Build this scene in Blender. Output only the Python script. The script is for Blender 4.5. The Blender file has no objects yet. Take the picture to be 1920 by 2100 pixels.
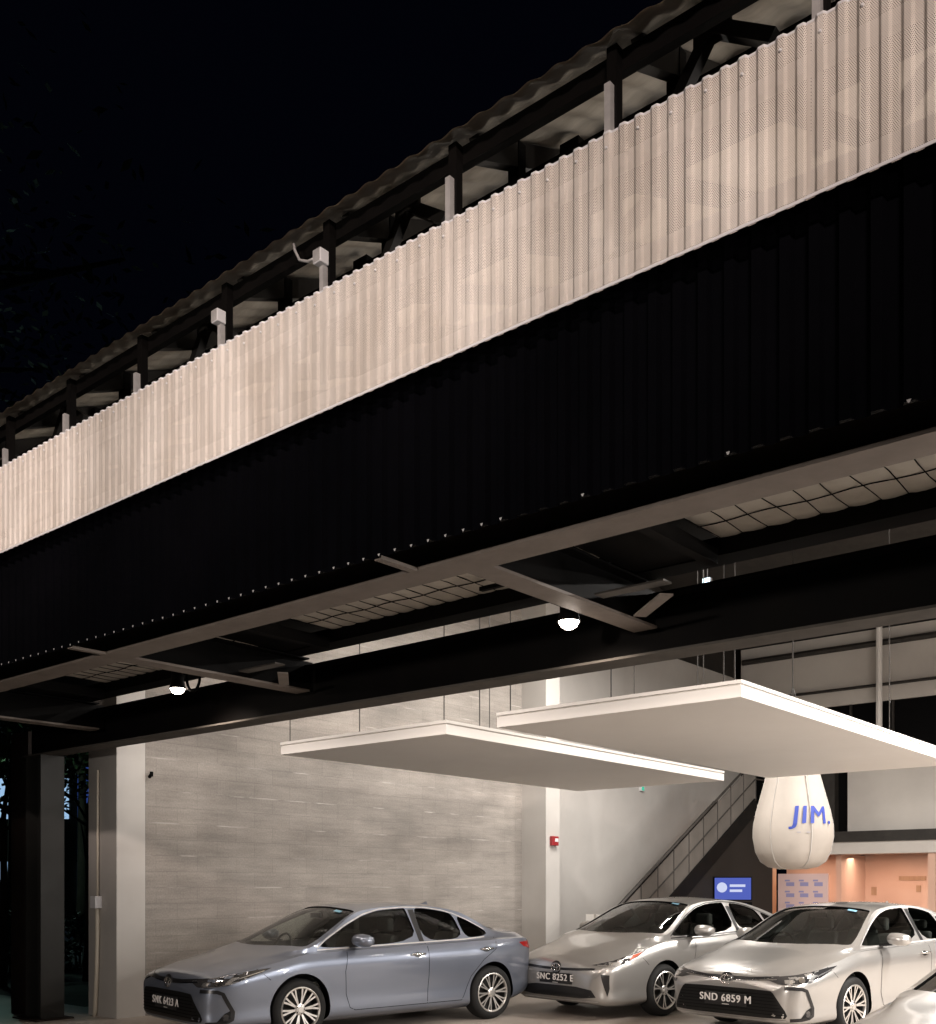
import bpy, bmesh, math, random
import numpy as np
from mathutils import Vector, Matrix
from mathutils.bvhtree import BVHTree
from mathutils.geometry import delaunay_2d_cdt

random.seed(7)
R = math.radians
scene = bpy.context.scene
col = scene.collection

# ------------------------------------------------------------------ camera
cam_d = bpy.data.cameras.new('camera')
cam_d.sensor_fit = 'HORIZONTAL'
cam_d.sensor_width = 36.0
cam_d.lens = 39.75
cam_d.shift_y = 0.3984
cam_d.clip_end = 600
cam_d.clip_start = 0.05
cam = bpy.data.objects.new('camera', cam_d)
cam.location = (0, 0, 1.67)
cam.rotation_euler = (R(90), 0, R(40.2))
col.objects.link(cam)
scene.camera = cam

# ------------------------------------------------------------------ night sky
W = bpy.data.worlds.new('World')
scene.world = W
W.use_nodes = True
wn = W.node_tree.nodes
wl = W.node_tree.links
bg = wn['Background']
sky = wn.new('ShaderNodeTexSky')
sky.sky_type = 'NISHITA'
sky.sun_disc = False
sky.sun_elevation = R(-8)
sky.sun_rotation = R(200)
tint = wn.new('ShaderNodeMix'); tint.data_type = 'RGBA'; tint.blend_type = 'MIX'
tint.inputs[0].default_value = 0.9
wl.new(sky.outputs[0], tint.inputs[6])
tint.inputs[7].default_value = (0.006, 0.008, 0.022, 1)
wl.new(tint.outputs[2], bg.inputs[0])
bg.inputs[1].default_value = 0.10

scene.view_settings.view_transform = 'Standard'
scene.view_settings.look = 'None'
scene.view_settings.exposure = 0.0
scene.view_settings.gamma = 1.0
scene.cycles.max_bounces = 10
scene.cycles.transparent_max_bounces = 16
scene.cycles.sample_clamp_indirect = 4.0
scene.cycles.caustics_reflective = False
scene.cycles.caustics_refractive = False

WARM = (1.0, 0.80, 0.66)
NEUT = (1.0, 0.94, 0.88)


def spot(name, loc, target, power, size, blend=0.5, color=WARM, radius=0.05):
    d = bpy.data.lights.new(name, 'SPOT')
    d.energy = power; d.spot_size = R(size); d.spot_blend = blend
    d.color = color; d.shadow_soft_size = radius
    o = bpy.data.objects.new(name, d)
    o.location = loc
    o.rotation_euler = (Vector(target) - Vector(loc)).to_track_quat('-Z', 'Y').to_euler()
    col.objects.link(o)
    return o


def area(name, loc, target, power, sx, sy, color=NEUT, spread=180):
    d = bpy.data.lights.new(name, 'AREA')
    d.shape = 'RECTANGLE'; d.size = sx; d.size_y = sy
    d.energy = power; d.color = color; d.spread = R(spread)
    o = bpy.data.objects.new(name, d)
    o.location = loc
    o.rotation_euler = (Vector(target) - Vector(loc)).to_track_quat('-Z', 'Y').to_euler()
    col.objects.link(o)
    return o


# street lamps across the road, behind the camera: they wash the screen and the car fronts
for tx, tz, pw in ((-8.2, 4.5, 3000), (-6.1, 4.55, 2050), (-4.4, 4.55, 2300), (-2.8, 4.6, 1750), (-1.3, 4.65, 1800), (0.2, 4.65, 1800)):
    spot('street_light', (tx + 6.2, -3.8, 6.2), (tx, 3.75, tz), pw, 20, 1.0, (1.0, 0.82, 0.73), 0.12)
# low lamp standard across the road shining in under the canopy
spot('street_light', (-1.5, -8.0, 2.7), (-7.0, 9.5, 1.3), 2300, 46, 0.8, (1.0, 0.90, 0.82), 0.25)
# showroom lamps high above the suspended panels and further right, beyond the frame
for lx, ly, lz, pw in ((-8.6, 11.2, 6.3, 170), (-5.2, 11.2, 6.3, 150), (-8.6, 14.5, 6.3, 320), (-5.2, 17.5, 6.3, 360),
                       (-1.0, 12.5, 5.2, 650), (-1.0, 17.5, 5.2, 600), (2.5, 10.0, 4.6, 500)):
    area('showroom_light', (lx, ly, lz), (lx, ly, 0), pw, 1.3, 0.35)
# unseen strip lights added at right for car-side reflections and panel undersides
for lx, ly, lz in ((1.9, 7.8, 2.6), (2.4, 10.4, 2.6), (1.6, 13.8, 2.6)):
    area('side_fill_light', (lx, ly, lz), (lx - 3.0, ly, lz + .25), 150, 0.10, 2.2, (1.0, 0.93, 0.88))
# linear lamps on the inner side of the lintel, above its top flange
for lx, pw in ((-9.9, 22), (-6.9, 26), (-3.9, 26), (-0.9, 26)):
    area('lintel_light', (lx, 6.75, 3.60), (lx, 8.2, 3.2), pw, 1.6, 0.10, (1.0, 0.88, 0.80))


# ------------------------------------------------------------------ materials
def mat(name, base, rough=0.6, metal=0.0, spec=0.5, coat=0.0, emis=None, emis_s=0.0):
    m = bpy.data.materials.new(name)
    m.use_nodes = True
    b = m.node_tree.nodes['Principled BSDF']
    b.inputs['Base Color'].default_value = (*base, 1)
    b.inputs['Roughness'].default_value = rough
    b.inputs['Metallic'].default_value = metal
    b.inputs['Specular IOR Level'].default_value = spec
    b.inputs['Coat Weight'].default_value = coat
    b.inputs['Coat Roughness'].default_value = 0.04
    if emis:
        b.inputs['Emission Color'].default_value = (*emis, 1)
        b.inputs['Emission Strength'].default_value = emis_s
    return m


def nd(m, t, **kw):
    n = m.node_tree.nodes.new(t)
    for k, v in kw.items():
        setattr(n, k, v)
    return n


def lk(m, a, b):
    m.node_tree.links.new(a, b)


def mottled(name, c1, c2, scale=(1, 1, 1), nscale=3.0, rough=0.7, metal=0.0, bump=0.0, detail=6, spec=0.5, bscale=None):
    """noise between two colours in object space, with an optional bump"""
    m = mat(name, c1, rough, metal, spec)
    b = m.node_tree.nodes['Principled BSDF']
    tc = nd(m, 'ShaderNodeTexCoord')
    mp = nd(m, 'ShaderNodeMapping')
    mp.inputs['Scale'].default_value = scale
    lk(m, tc.outputs['Object'], mp.inputs[0])
    n = nd(m, 'ShaderNodeTexNoise')
    n.inputs['Scale'].default_value = nscale
    n.inputs['Detail'].default_value = detail
    n.inputs['Roughness'].default_value = 0.6
    lk(m, mp.outputs[0], n.inputs['Vector'])
    r = nd(m, 'ShaderNodeValToRGB')
    r.color_ramp.elements[0].position = 0.32
    r.color_ramp.elements[1].position = 0.68
    r.color_ramp.elements[0].color = (*c1, 1)
    r.color_ramp.elements[1].color = (*c2, 1)
    lk(m, n.outputs[0], r.inputs[0])
    lk(m, r.outputs[0], b.inputs['Base Color'])
    if bump:
        n2 = nd(m, 'ShaderNodeTexNoise')
        n2.inputs['Scale'].default_value = bscale or nscale * 8
        n2.inputs['Detail'].default_value = 4
        lk(m, mp.outputs[0], n2.inputs['Vector'])
        bp = nd(m, 'ShaderNodeBump')
        bp.inputs['Strength'].default_value = bump
        bp.inputs['Distance'].default_value = 0.01
        lk(m, n2.outputs[0], bp.inputs['Height'])
        lk(m, bp.outputs[0], b.inputs['Normal'])
    return m


M = {}
M['concrete'] = mottled('concrete_floor', (0.31, 0.27, 0.235), (0.40, 0.355, 0.315), nscale=1.2, rough=0.5, bump=0.15)
M['asphalt'] = mottled('asphalt', (0.035, 0.034, 0.033), (0.06, 0.058, 0.055), nscale=2.5, rough=0.9, bump=0.3)
M['white_wall'] = mottled('painted_wall', (0.45, 0.43, 0.405), (0.51, 0.49, 0.465), nscale=0.9, rough=0.75, bump=0.04)
M['grey_wall'] = mottled('grey_painted_wall', (0.47, 0.44, 0.41), (0.56, 0.53, 0.49), nscale=0.7, rough=0.75)
M['panel_white'] = mottled('panel_white', (0.76, 0.735, 0.70), (0.81, 0.785, 0.75), nscale=0.6, rough=0.6)
M['black_steel'] = mottled('black_steel', (0.0035, 0.0033, 0.0033), (0.006, 0.0052, 0.0048), nscale=3, rough=0.6, spec=0.08)
M['dark_steel'] = mottled('dark_steel', (0.020, 0.018, 0.016), (0.035, 0.031, 0.027), nscale=5, rough=0.55, spec=0.3)
M['grey_steel'] = mottled('grey_steel', (0.17, 0.14, 0.12), (0.22, 0.185, 0.16), nscale=6, rough=0.6, bump=0.05)
M['dark_grey_steel'] = mottled('dark_grey_steel', (0.075, 0.068, 0.06), (0.10, 0.09, 0.08), nscale=5, rough=0.6)
M['galv'] = mottled('galvanised_steel', (0.42, 0.41, 0.41), (0.55, 0.54, 0.53), nscale=14, rough=0.45, metal=0.3)
M['cladding'] = mottled('black_cladding', (0.0012, 0.0013, 0.002), (0.002, 0.002, 0.003), nscale=2, rough=0.7, spec=0.02)
M['rib_tip'] = mat('bare_cut_edge', (0.55, 0.55, 0.55), 0.4, 0.2)
M['ivory'] = mat('ivory_plastic', (0.62, 0.57, 0.48), 0.45)
M['boxwhite'] = mat('white_enamel', (0.72, 0.72, 0.74), 0.4)
M['orange'] = mottled('salmon_wall', (0.52, 0.33, 0.25), (0.57, 0.37, 0.28), nscale=0.8, rough=0.7)
M['black'] = mat('matt_black', (0.003, 0.003, 0.003), 0.7, spec=0.05)
M['rubber'] = mat('tyre_rubber', (0.012, 0.012, 0.012), 0.75, spec=0.3)
M['plastic'] = mat('black_plastic', (0.010, 0.010, 0.011), 0.3)
M['trimblack'] = mat('seam_black', (0.004, 0.004, 0.004), 0.6, spec=0.1)
M['cabin'] = mottled('cabin_cloth', (0.04, 0.04, 0.038), (0.06, 0.058, 0.055), nscale=20, rough=0.85)
M['chrome'] = mat('chrome', (0.75, 0.75, 0.75), 0.12, 1.0)
M['alloy'] = mat('machined_alloy', (0.72, 0.70, 0.67), 0.28, 0.85)
M['alloydark'] = mat('dark_wheel_well', (0.015, 0.015, 0.015), 0.5)
M['grille'] = mat('grille_black', (0.006, 0.006, 0.006), 0.45, spec=0.25)
M['lampglass'] = mat('smoked_lamp', (0.03, 0.03, 0.032), 0.08, 0.0, 0.6, coat=1.0)
M['lampsilver'] = mat('lamp_reflector', (0.8, 0.8, 0.8), 0.18, 0.9)
M['red'] = mat('red_lens', (0.30, 0.012, 0.012), 0.15, coat=0.6)
M['amber'] = mat('amber_lens', (0.45, 0.08, 0.03), 0.2, coat=0.5)
M['plate_text'] = mat('plate_letters', (0.75, 0.73, 0.72), 0.5)
M['sticker'] = mat('blue_sticker', (0.20, 0.42, 0.55), 0.5)
M['alarm_red'] = mat('alarm_red', (0.30, 0.02, 0.025), 0.4)
M['blue_ink'] = mat('blue_ink', (0.03, 0.06, 0.34), 0.6)
M['greyink'] = mat('grey_ink', (0.36, 0.34, 0.36), 0.7)
M['wood'] = mottled('timber_post', (0.30, 0.17, 0.10), (0.40, 0.24, 0.14), scale=(8, 8, 0.7), nscale=2, rough=0.6)
M['bark'] = mottled('bark', (0.035, 0.028, 0.022), (0.07, 0.055, 0.042), scale=(1, 1, 0.25), nscale=9, rough=0.9, bump=0.6)
M['fabric'] = mottled('balloon_fabric', (0.40, 0.36, 0.32), (0.45, 0.405, 0.36), nscale=2.0, rough=0.65)
M['brownpost'] = mottled('rusty_brown_steel', (0.016, 0.010, 0.008), (0.03, 0.017, 0.012), nscale=4, rough=0.7)
M['greenpost'] = mottled('grey_painted_post', (0.028, 0.028, 0.026), (0.038, 0.038, 0.036), nscale=2, rough=0.7)


def leaf_mat(name, c1, c2):
    m = mat(name, c1, 0.55)
    b = m.node_tree.nodes['Principled BSDF']
    g = nd(m, 'ShaderNodeNewGeometry')
    r = nd(m, 'ShaderNodeValToRGB')
    r.color_ramp.elements[0].color = (*c1, 1)
    r.color_ramp.elements[1].color = (*c2, 1)
    lk(m, g.outputs['Random Per Island'], r.inputs[0])
    lk(m, r.outputs[0], b.inputs['Base Color'])
    return m


M['leaf'] = leaf_mat('leaves', (0.025, 0.05, 0.018), (0.07, 0.11, 0.045))
M['leaf2'] = leaf_mat('shrub_leaves', (0.02, 0.05, 0.03), (0.06, 0.11, 0.07))


def block_wall():
    """fair-faced block wall: weathered horizontal streaks, faint courses with broken pale mortar"""
    m = mat('block_wall', (0.4, 0.36, 0.32), 0.85, spec=0.3)
    b = m.node_tree.nodes['Principled BSDF']
    tc = nd(m, 'ShaderNodeTexCoord')
    sx = nd(m, 'ShaderNodeSeparateXYZ')
    lk(m, tc.outputs['Object'], sx.inputs[0])
    cb = nd(m, 'ShaderNodeCombineXYZ')
    lk(m, sx.outputs[1], cb.inputs[0]); lk(m, sx.outputs[2], cb.inputs[1])
    br = nd(m, 'ShaderNodeTexBrick')
    br.inputs['Scale'].default_value = 1.0
    br.inputs['Brick Width'].default_value = 0.62
    br.inputs['Row Height'].default_value = 0.205
    br.inputs['Mortar Size'].default_value = 0.006
    br.inputs['Mortar Smooth'].default_value = 0.6
    br.inputs['Bias'].default_value = -0.2
    br.inputs['Color1'].default_value = (0.315, 0.29, 0.265, 1)
    br.inputs['Color2'].default_value = (0.345, 0.318, 0.29, 1)
    br.inputs['Mortar'].default_value = (0.27, 0.25, 0.23, 1)
    wob = nd(m, 'ShaderNodeTexNoise'); wob.inputs['Scale'].default_value = 3.0
    lk(m, cb.outputs[0], wob.inputs['Vector'])
    add = nd(m, 'ShaderNodeVectorMath', operation='MULTIPLY_ADD')
    add.inputs[1].default_value = (0.02, 0.012, 0)
    lk(m, wob.outputs['Color'], add.inputs[0]); lk(m, cb.outputs[0], add.inputs[2])
    lk(m, add.outputs[0], br.inputs['Vector'])
    # streaks
    mp = nd(m, 'ShaderNodeMapping'); mp.inputs['Scale'].default_value = (0.55, 3.2, 1)
    lk(m, cb.outputs[0], mp.inputs[0])
    n = nd(m, 'ShaderNodeTexNoise'); n.inputs['Scale'].default_value = 1.6; n.inputs['Detail'].default_value = 9
    n.inputs['Roughness'].default_value = 0.65
    lk(m, mp.outputs[0], n.inputs['Vector'])
    r = nd(m, 'ShaderNodeValToRGB')
    r.color_ramp.elements[0].position = 0.3; r.color_ramp.elements[0].color = (0.80, 0.80, 0.80, 1)
    r.color_ramp.elements[1].position = 0.72; r.color_ramp.elements[1].color = (1.16, 1.15, 1.14, 1)
    lk(m, n.outputs[0], r.inputs[0])
    mx = nd(m, 'ShaderNodeMix', data_type='RGBA', blend_type='MULTIPLY'); mx.inputs[0].default_value = 1
    lk(m, br.outputs['Color'], mx.inputs[6]); lk(m, r.outputs[0], mx.inputs[7])
    mp3 = nd(m, 'ShaderNodeMapping'); mp3.inputs['Scale'].default_value = (0.9, 16.0, 1)
    n3 = nd(m, 'ShaderNodeTexNoise'); n3.inputs['Scale'].default_value = 1.5; n3.inputs['Detail'].default_value = 7; n3.inputs['Roughness'].default_value = 0.7
    lk(m, cb.outputs[0], mp3.inputs[0]); lk(m, mp3.outputs[0], n3.inputs['Vector'])
    r3 = nd(m, 'ShaderNodeMapRange'); r3.inputs[1].default_value = 0.3; r3.inputs[2].default_value = 0.7; r3.inputs[3].default_value = 0.90; r3.inputs[4].default_value = 1.09
    lk(m, n3.outputs[0], r3.inputs[0])
    mx3 = nd(m, 'ShaderNodeMix', data_type='RGBA', blend_type='MULTIPLY'); mx3.inputs[0].default_value = 1
    lk(m, mx.outputs[2], mx3.inputs[6]); lk(m, r3.outputs[0], mx3.inputs[7])
    mx = mx3
    n4 = nd(m, 'ShaderNodeTexNoise'); n4.inputs['Scale'].default_value = 0.9; n4.inputs['Detail'].default_value = 4
    lk(m, cb.outputs[0], n4.inputs['Vector'])
    r4 = nd(m, 'ShaderNodeMapRange'); r4.inputs[1].default_value = 0.32; r4.inputs[2].default_value = 0.68; r4.inputs[3].default_value = 0.74; r4.inputs[4].default_value = 1.02
    lk(m, n4.outputs[0], r4.inputs[0])
    n5 = nd(m, 'ShaderNodeTexNoise'); n5.inputs['Scale'].default_value = 45; n5.inputs['Detail'].default_value = 3
    lk(m, cb.outputs[0], n5.inputs['Vector'])
    r5 = nd(m, 'ShaderNodeMapRange'); r5.inputs[1].default_value = 0.3; r5.inputs[2].default_value = 0.7; r5.inputs[3].default_value = 0.88; r5.inputs[4].default_value = 1.1
    lk(m, n5.outputs[0], r5.inputs[0])
    m45 = nd(m, 'ShaderNodeMath', operation='MULTIPLY'); lk(m, r4.outputs[0], m45.inputs[0]); lk(m, r5.outputs[0], m45.inputs[1])
    mx4 = nd(m, 'ShaderNodeMix', data_type='RGBA', blend_type='MULTIPLY'); mx4.inputs[0].default_value = 1
    lk(m, mx.outputs[2], mx4.inputs[6]); lk(m, m45.outputs[0], mx4.inputs[7])
    mx = mx4
    # broken pale mortar smears: thin horizontal lines with a noise gate
    n2 = nd(m, 'ShaderNodeTexNoise'); n2.inputs['Scale'].default_value = 2.2; n2.inputs['Detail'].default_value = 5
    mp2 = nd(m, 'ShaderNodeMapping'); mp2.inputs['Scale'].default_value = (1.0, 4.0, 1)
    lk(m, cb.outputs[0], mp2.inputs[0]); lk(m, mp2.outputs[0], n2.inputs['Vector'])
    gate = nd(m, 'ShaderNodeMapRange'); gate.inputs[1].default_value = 0.50; gate.inputs[2].default_value = 0.68
    lk(m, n2.outputs[0], gate.inputs[0])
    br2 = nd(m, 'ShaderNodeTexBrick')
    br2.inputs['Scale'].default_value = 1.0; br2.inputs['Brick Width'].default_value = 40
    br2.inputs['Row Height'].default_value = 0.41; br2.inputs['Mortar Size'].default_value = 0.009
    br2.inputs['Mortar Smooth'].default_value = 0.3
    lk(m, add.outputs[0], br2.inputs['Vector'])
    mul = nd(m, 'ShaderNodeMath', operation='MULTIPLY')
    lk(m, br2.outputs['Fac'], mul.inputs[0]); lk(m, gate.outputs[0], mul.inputs[1])
    mx2 = nd(m, 'ShaderNodeMix', data_type='RGBA')
    mx2.inputs[7].default_value = (0.46, 0.43, 0.40, 1)
    lk(m, mul.outputs[0], mx2.inputs[0]); lk(m, mx.outputs[2], mx2.inputs[6])
    lk(m, mx2.outputs[2], b.inputs['Base Color'])
    bp = nd(m, 'ShaderNodeBump'); bp.inputs['Strength'].default_value = 0.35; bp.inputs['Distance'].default_value = 0.02
    lk(m, n.outputs[0], bp.inputs['Height']); lk(m, bp.outputs[0], b.inputs['Normal'])
    return m


M['block'] = block_wall()


def perforated():
    """white sheet steel with a staggered field of round holes"""
    m = mat('perforated_sheet', (0.66, 0.62, 0.58), 0.5, 0.0, 0.4)
    nt = m.node_tree
    b = nt.nodes['Principled BSDF']; out = nt.nodes['Material Output']
    tc = nd(m, 'ShaderNodeTexCoord')
    sx = nd(m, 'ShaderNodeSeparateXYZ'); lk(m, tc.outputs['UV'], sx.inputs[0])
    P = 0.0075

    def math_(op, a, bv=None, c=None):
        n = nd(m, 'ShaderNodeMath', operation=op)
        for i, v in enumerate((a, bv, c)):
            if v is None: continue
            if isinstance(v, (int, float)): n.inputs[i].default_value = v
            else: lk(m, v, n.inputs[i])
        return n.outputs[0]
    u = math_('DIVIDE', sx.outputs[0], P)
    v = math_('DIVIDE', sx.outputs[1], P * 0.866)
    row = math_('FLOOR', v)
    odd = math_('MULTIPLY', math_('MODULO', math_('ABSOLUTE', row), 2.0), 0.5)
    fu = math_('SUBTRACT', math_('FRACT', math_('ADD', u, odd)), 0.5)
    fv = math_('MULTIPLY', math_('SUBTRACT', math_('FRACT', v), 0.5), 0.866)
    d = math_('SQRT', math_('ADD', math_('MULTIPLY', fu, fu), math_('MULTIPLY', fv, fv)))
    hole = math_('LESS_THAN', d, 0.24)
    tr = nd(m, 'ShaderNodeBsdfTransparent')
    ms = nd(m, 'ShaderNodeMixShader')
    lk(m, hole, ms.inputs[0]); lk(m, b.outputs[0], ms.inputs[1]); lk(m, tr.outputs[0], ms.inputs[2])
    lk(m, ms.outputs[0], out.inputs['Surface'])
    # weather marks
    n = nd(m, 'ShaderNodeTexNoise'); n.inputs['Scale'].default_value = 1.3; n.inputs['Detail'].default_value = 6
    mp = nd(m, 'ShaderNodeMapping'); mp.inputs['Scale'].default_value = (2.5, 1, 0.8)
    lk(m, tc.outputs['Object'], mp.inputs[0]); lk(m, mp.outputs[0], n.inputs['Vector'])
    r = nd(m, 'ShaderNodeValToRGB')
    r.color_ramp.elements[0].position = 0.33; r.color_ramp.elements[0].color = (0.60, 0.545, 0.49, 1)
    r.color_ramp.elements[1].position = 0.66; r.color_ramp.elements[1].color = (0.80, 0.75, 0.70, 1)
    lk(m, n.outputs[0], r.inputs[0]); lk(m, r.outputs[0], b.inputs['Base Color'])
    return m


M['perf'] = perforated()


def foil():
    m = mottled('foil_insulation', (0.50, 0.465, 0.41), (0.66, 0.62, 0.56), nscale=2.0, rough=0.5, metal=0.1, bump=0.5, bscale=9)
    return m


M['foil'] = foil()
M['roof'] = mottled('roof_underside', (0.36, 0.32, 0.26), (0.52, 0.47, 0.39), scale=(1, 4, 4), nscale=2.5, rough=0.7, bump=0.2)


def paint(name, c, flake=0.6, rough=0.32):
    m = mat(name, c, rough, flake, 0.5, coat=1.0)
    return m


M['blue_paint'] = paint('blue_grey_paint', (0.19, 0.215, 0.27), 0.6, 0.30)
M['silver_paint'] = paint('silver_paint', (0.46, 0.45, 0.435), 0.65, 0.30)
M['white_silver'] = paint('pale_silver_paint', (0.41, 0.40, 0.385), 0.65, 0.30)


def carglass():
    m = bpy.data.materials.new('car_glass'); m.use_nodes = True
    nt = m.node_tree; nt.nodes.clear()
    out = nt.nodes.new('ShaderNodeOutputMaterial')
    t = nt.nodes.new('ShaderNodeBsdfTransparent'); t.inputs[0].default_value = (0.72, 0.76, 0.73, 1)
    g = nt.nodes.new('ShaderNodeBsdfGlossy'); g.inputs['Roughness'].default_value = 0.02
    g.inputs[0].default_value = (0.9, 0.9, 0.9, 1)
    f = nt.nodes.new('ShaderNodeFresnel'); f.inputs[0].default_value = 1.5
    mx = nt.nodes.new('ShaderNodeMixShader')
    nt.links.new(f.outputs[0], mx.inputs[0]); nt.links.new(t.outputs[0], mx.inputs[1]); nt.links.new(g.outputs[0], mx.inputs[2])
    nt.links.new(mx.outputs[0], out.inputs[0])
    return m


M['glass'] = carglass()


def emit(name, c, s):
    m = bpy.data.materials.new(name); m.use_nodes = True
    nt = m.node_tree; nt.nodes.clear()
    out = nt.nodes.new('ShaderNodeOutputMaterial')
    e = nt.nodes.new('ShaderNodeEmission'); e.inputs[0].default_value = (*c, 1); e.inputs[1].default_value = s
    nt.links.new(e.outputs[0], out.inputs[0])
    return m


M['lamp_on'] = emit('lit_lamp', (1.0, 0.86, 0.74), 30)
M['screen_blue'] = emit('blue_screen', (0.10, 0.14, 0.55), 0.9)
M['screen_white'] = emit('white_on_screen', (0.7, 0.75, 1.0), 0.9)
M['cold_window'] = emit('cold_lit_window', (0.36, 0.58, 0.85), 0.9)
M['blue_window'] = emit('blue_lit_panel', (0.05, 0.12, 0.5), 0.35)
M['exit_green'] = emit('green_indicator', (0.1, 0.7, 0.45), 0.8)
M['cold_tube'] = emit('cold_tube', (0.7, 0.9, 1.0), 4)


# ------------------------------------------------------------------ mesh helpers
class MB:
    def __init__(self):
        self.v = []; self.f = []; self.mi = []; self.uv = None

    def add(self, vs, fs, mi=0):
        k = len(self.v)
        self.v += [tuple(p) for p in vs]
        for f in fs:
            self.f.append(tuple(i + k for i in f)); self.mi.append(mi)
        return self

    def box(self, x0, x1, y0, y1, z0, z1, mi=0):
        vs = [(x, y, z) for x in (x0, x1) for y in (y0, y1) for z in (z0, z1)]
        fs = [(0, 1, 3, 2), (4, 6, 7, 5), (0, 4, 5, 1), (2, 3, 7, 6), (0, 2, 6, 4), (1, 5, 7, 3)]
        return self.add(vs, fs, mi)

    def bar(self, a, b, w, h, mi=0, up=(0, 0, 1)):
        a = Vector(a); b = Vector(b); d = (b - a).normalized()
        u = Vector(up)
        if abs(d.dot(u)) > 0.98: u = Vector((0, 1, 0))
        s = d.cross(u).normalized(); t = s.cross(d).normalized()
        vs = []
        for p in (a, b):
            for i, j in ((-1, -1), (1, -1), (1, 1), (-1, 1)):
                vs.append(p + s * (i * w / 2) + t * (j * h / 2))
        return self.add(vs, [(3, 2, 1, 0), (4, 5, 6, 7), (0, 1, 5, 4), (1, 2, 6, 5), (2, 3, 7, 6), (3, 0, 4, 7)], mi)

    def tube(self, pts, rs, n=8, mi=0, cap=True):
        pts = [Vector(p) for p in pts]
        if isinstance(rs, (int, float)): rs = [rs] * len(pts)
        vs = []; fs = []
        prev = None
        for i, p in enumerate(pts):
            d = (pts[min(i + 1, len(pts) - 1)] - pts[max(i - 1, 0)]).normalized()
            if prev is None:
                u = Vector((0, 0, 1)) if abs(d.z) < 0.9 else Vector((1, 0, 0))
                s = d.cross(u).normalized()
            else:
                s = (prev - d * prev.dot(d)).normalized()
            prev = s
            t = d.cross(s)
            for k in range(n):
                a = 2 * math.pi * k / n
                vs.append(p + (s * math.cos(a) + t * math.sin(a)) * rs[i])
        for i in range(len(pts) - 1):
            for k in range(n):
                fs.append((i * n + k, i * n + (k + 1) % n, (i + 1) * n + (k + 1) % n, (i + 1) * n + k))
        if cap:
            fs.append(tuple(range(n - 1, -1, -1)))
            fs.append(tuple(range((len(pts) - 1) * n, len(pts) * n)))
        return self.add(vs, fs, mi)

    def lathe(self, prof, n=32, axis='z', mi=0, center=(0, 0, 0)):
        vs = []; fs = []
        for r, h in prof:
            for k in range(n):
                a = 2 * math.pi * k / n
                c, s = r * math.cos(a), r * math.sin(a)
                p = (c, s, h) if axis == 'z' else (c, h, s) if axis == 'y' else (h, c, s)
                vs.append((p[0] + center[0], p[1] + center[1], p[2] + center[2]))
        for i in range(len(prof) - 1):
            for k in range(n):
                fs.append((i * n + k, i * n + (k + 1) % n, (i + 1) * n + (k + 1) % n, (i + 1) * n + k))
        return self.add(vs, fs, mi)

    def build(self, name, mats, parent=None, smooth=False, bevel=0.0, loc=None):
        me = bpy.data.meshes.new(name)
        me.from_pydata(self.v, [], self.f)
        if not isinstance(mats, (list, tuple)): mats = [mats]
        for m in mats: me.materials.append(m)
        me.polygons.foreach_set('material_index', self.mi)
        bm = bmesh.new(); bm.from_mesh(me)
        bmesh.ops.recalc_face_normals(bm, faces=bm.faces)
        bm.to_mesh(me); bm.free()
        if smooth:
            me.polygons.foreach_set('use_smooth', [True] * len(me.polygons))
        o = bpy.data.objects.new(name, me)
        col.objects.link(o)
        if parent: o.parent = parent
        if loc: o.location = loc
        if bevel:
            b = o.modifiers.new('bevel', 'BEVEL'); b.width = bevel; b.segments = 2; b.limit_method = 'ANGLE'
        if smooth and not bevel:
            pass
        return o


def smooth_by_angle(o, ang=35):
    me = o.data
    bm = bmesh.new(); bm.from_mesh(me)
    lim = R(ang)
    for e in bm.edges:
        e.smooth = not (len(e.link_faces) == 2 and e.calc_face_angle(0) > lim)
    for f in bm.faces: f.smooth = True
    bm.to_mesh(me); bm.free()


def tag(o, label=None, cat=None, group=None, kind=None):
    if label: o['label'] = label
    if cat: o['category'] = cat
    if group: o['group'] = group
    if kind: o['kind'] = kind
    return o


def empty(name, loc=(0, 0, 0), rz=0.0):
    o = bpy.data.objects.new(name, None)
    o.empty_display_size = 0.2
    o.location = loc; o.rotation_euler = (0, 0, rz)
    col.objects.link(o)
    return o


def text_mesh(s, size, name, m, parent, matrix, extrude=0.002, align='CENTER'):
    cu = bpy.data.curves.new('text', 'FONT')
    cu.body = s; cu.size = size; cu.extrude = extrude; cu.align_x = align; cu.align_y = 'CENTER'
    cu.space_character = 1.12
    t = bpy.data.objects.new('text', cu); col.objects.link(t)
    dg = bpy.context.evaluated_depsgraph_get(); dg.update()
    me = bpy.data.meshes.new_from_object(t.evaluated_get(dg))
    bpy.data.objects.remove(t)
    # thicken the strokes with two slightly shifted copies
    bm_ = bmesh.new(); bm_.from_mesh(me)
    for dx, dy_ in ((.022, .006), (-.022, -.006)):
        g_ = bmesh.ops.duplicate(bm_, geom=[f for f in bm_.faces if not f.tag] + bm_.edges[:0])
        for v in g_['geom']:
            if isinstance(v, bmesh.types.BMVert): v.co.x += dx * size; v.co.y += dy_ * size; v.co.z += .0003 * (1 if dx > 0 else 2)
            elif isinstance(v, bmesh.types.BMFace): v.tag = True
    bm_.to_mesh(me); bm_.free()
    me.transform(matrix)
    me.materials.clear(); me.materials.append(m)
    o = bpy.data.objects.new(name, me); col.objects.link(o)
    if parent: o.parent = parent
    return o


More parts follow.
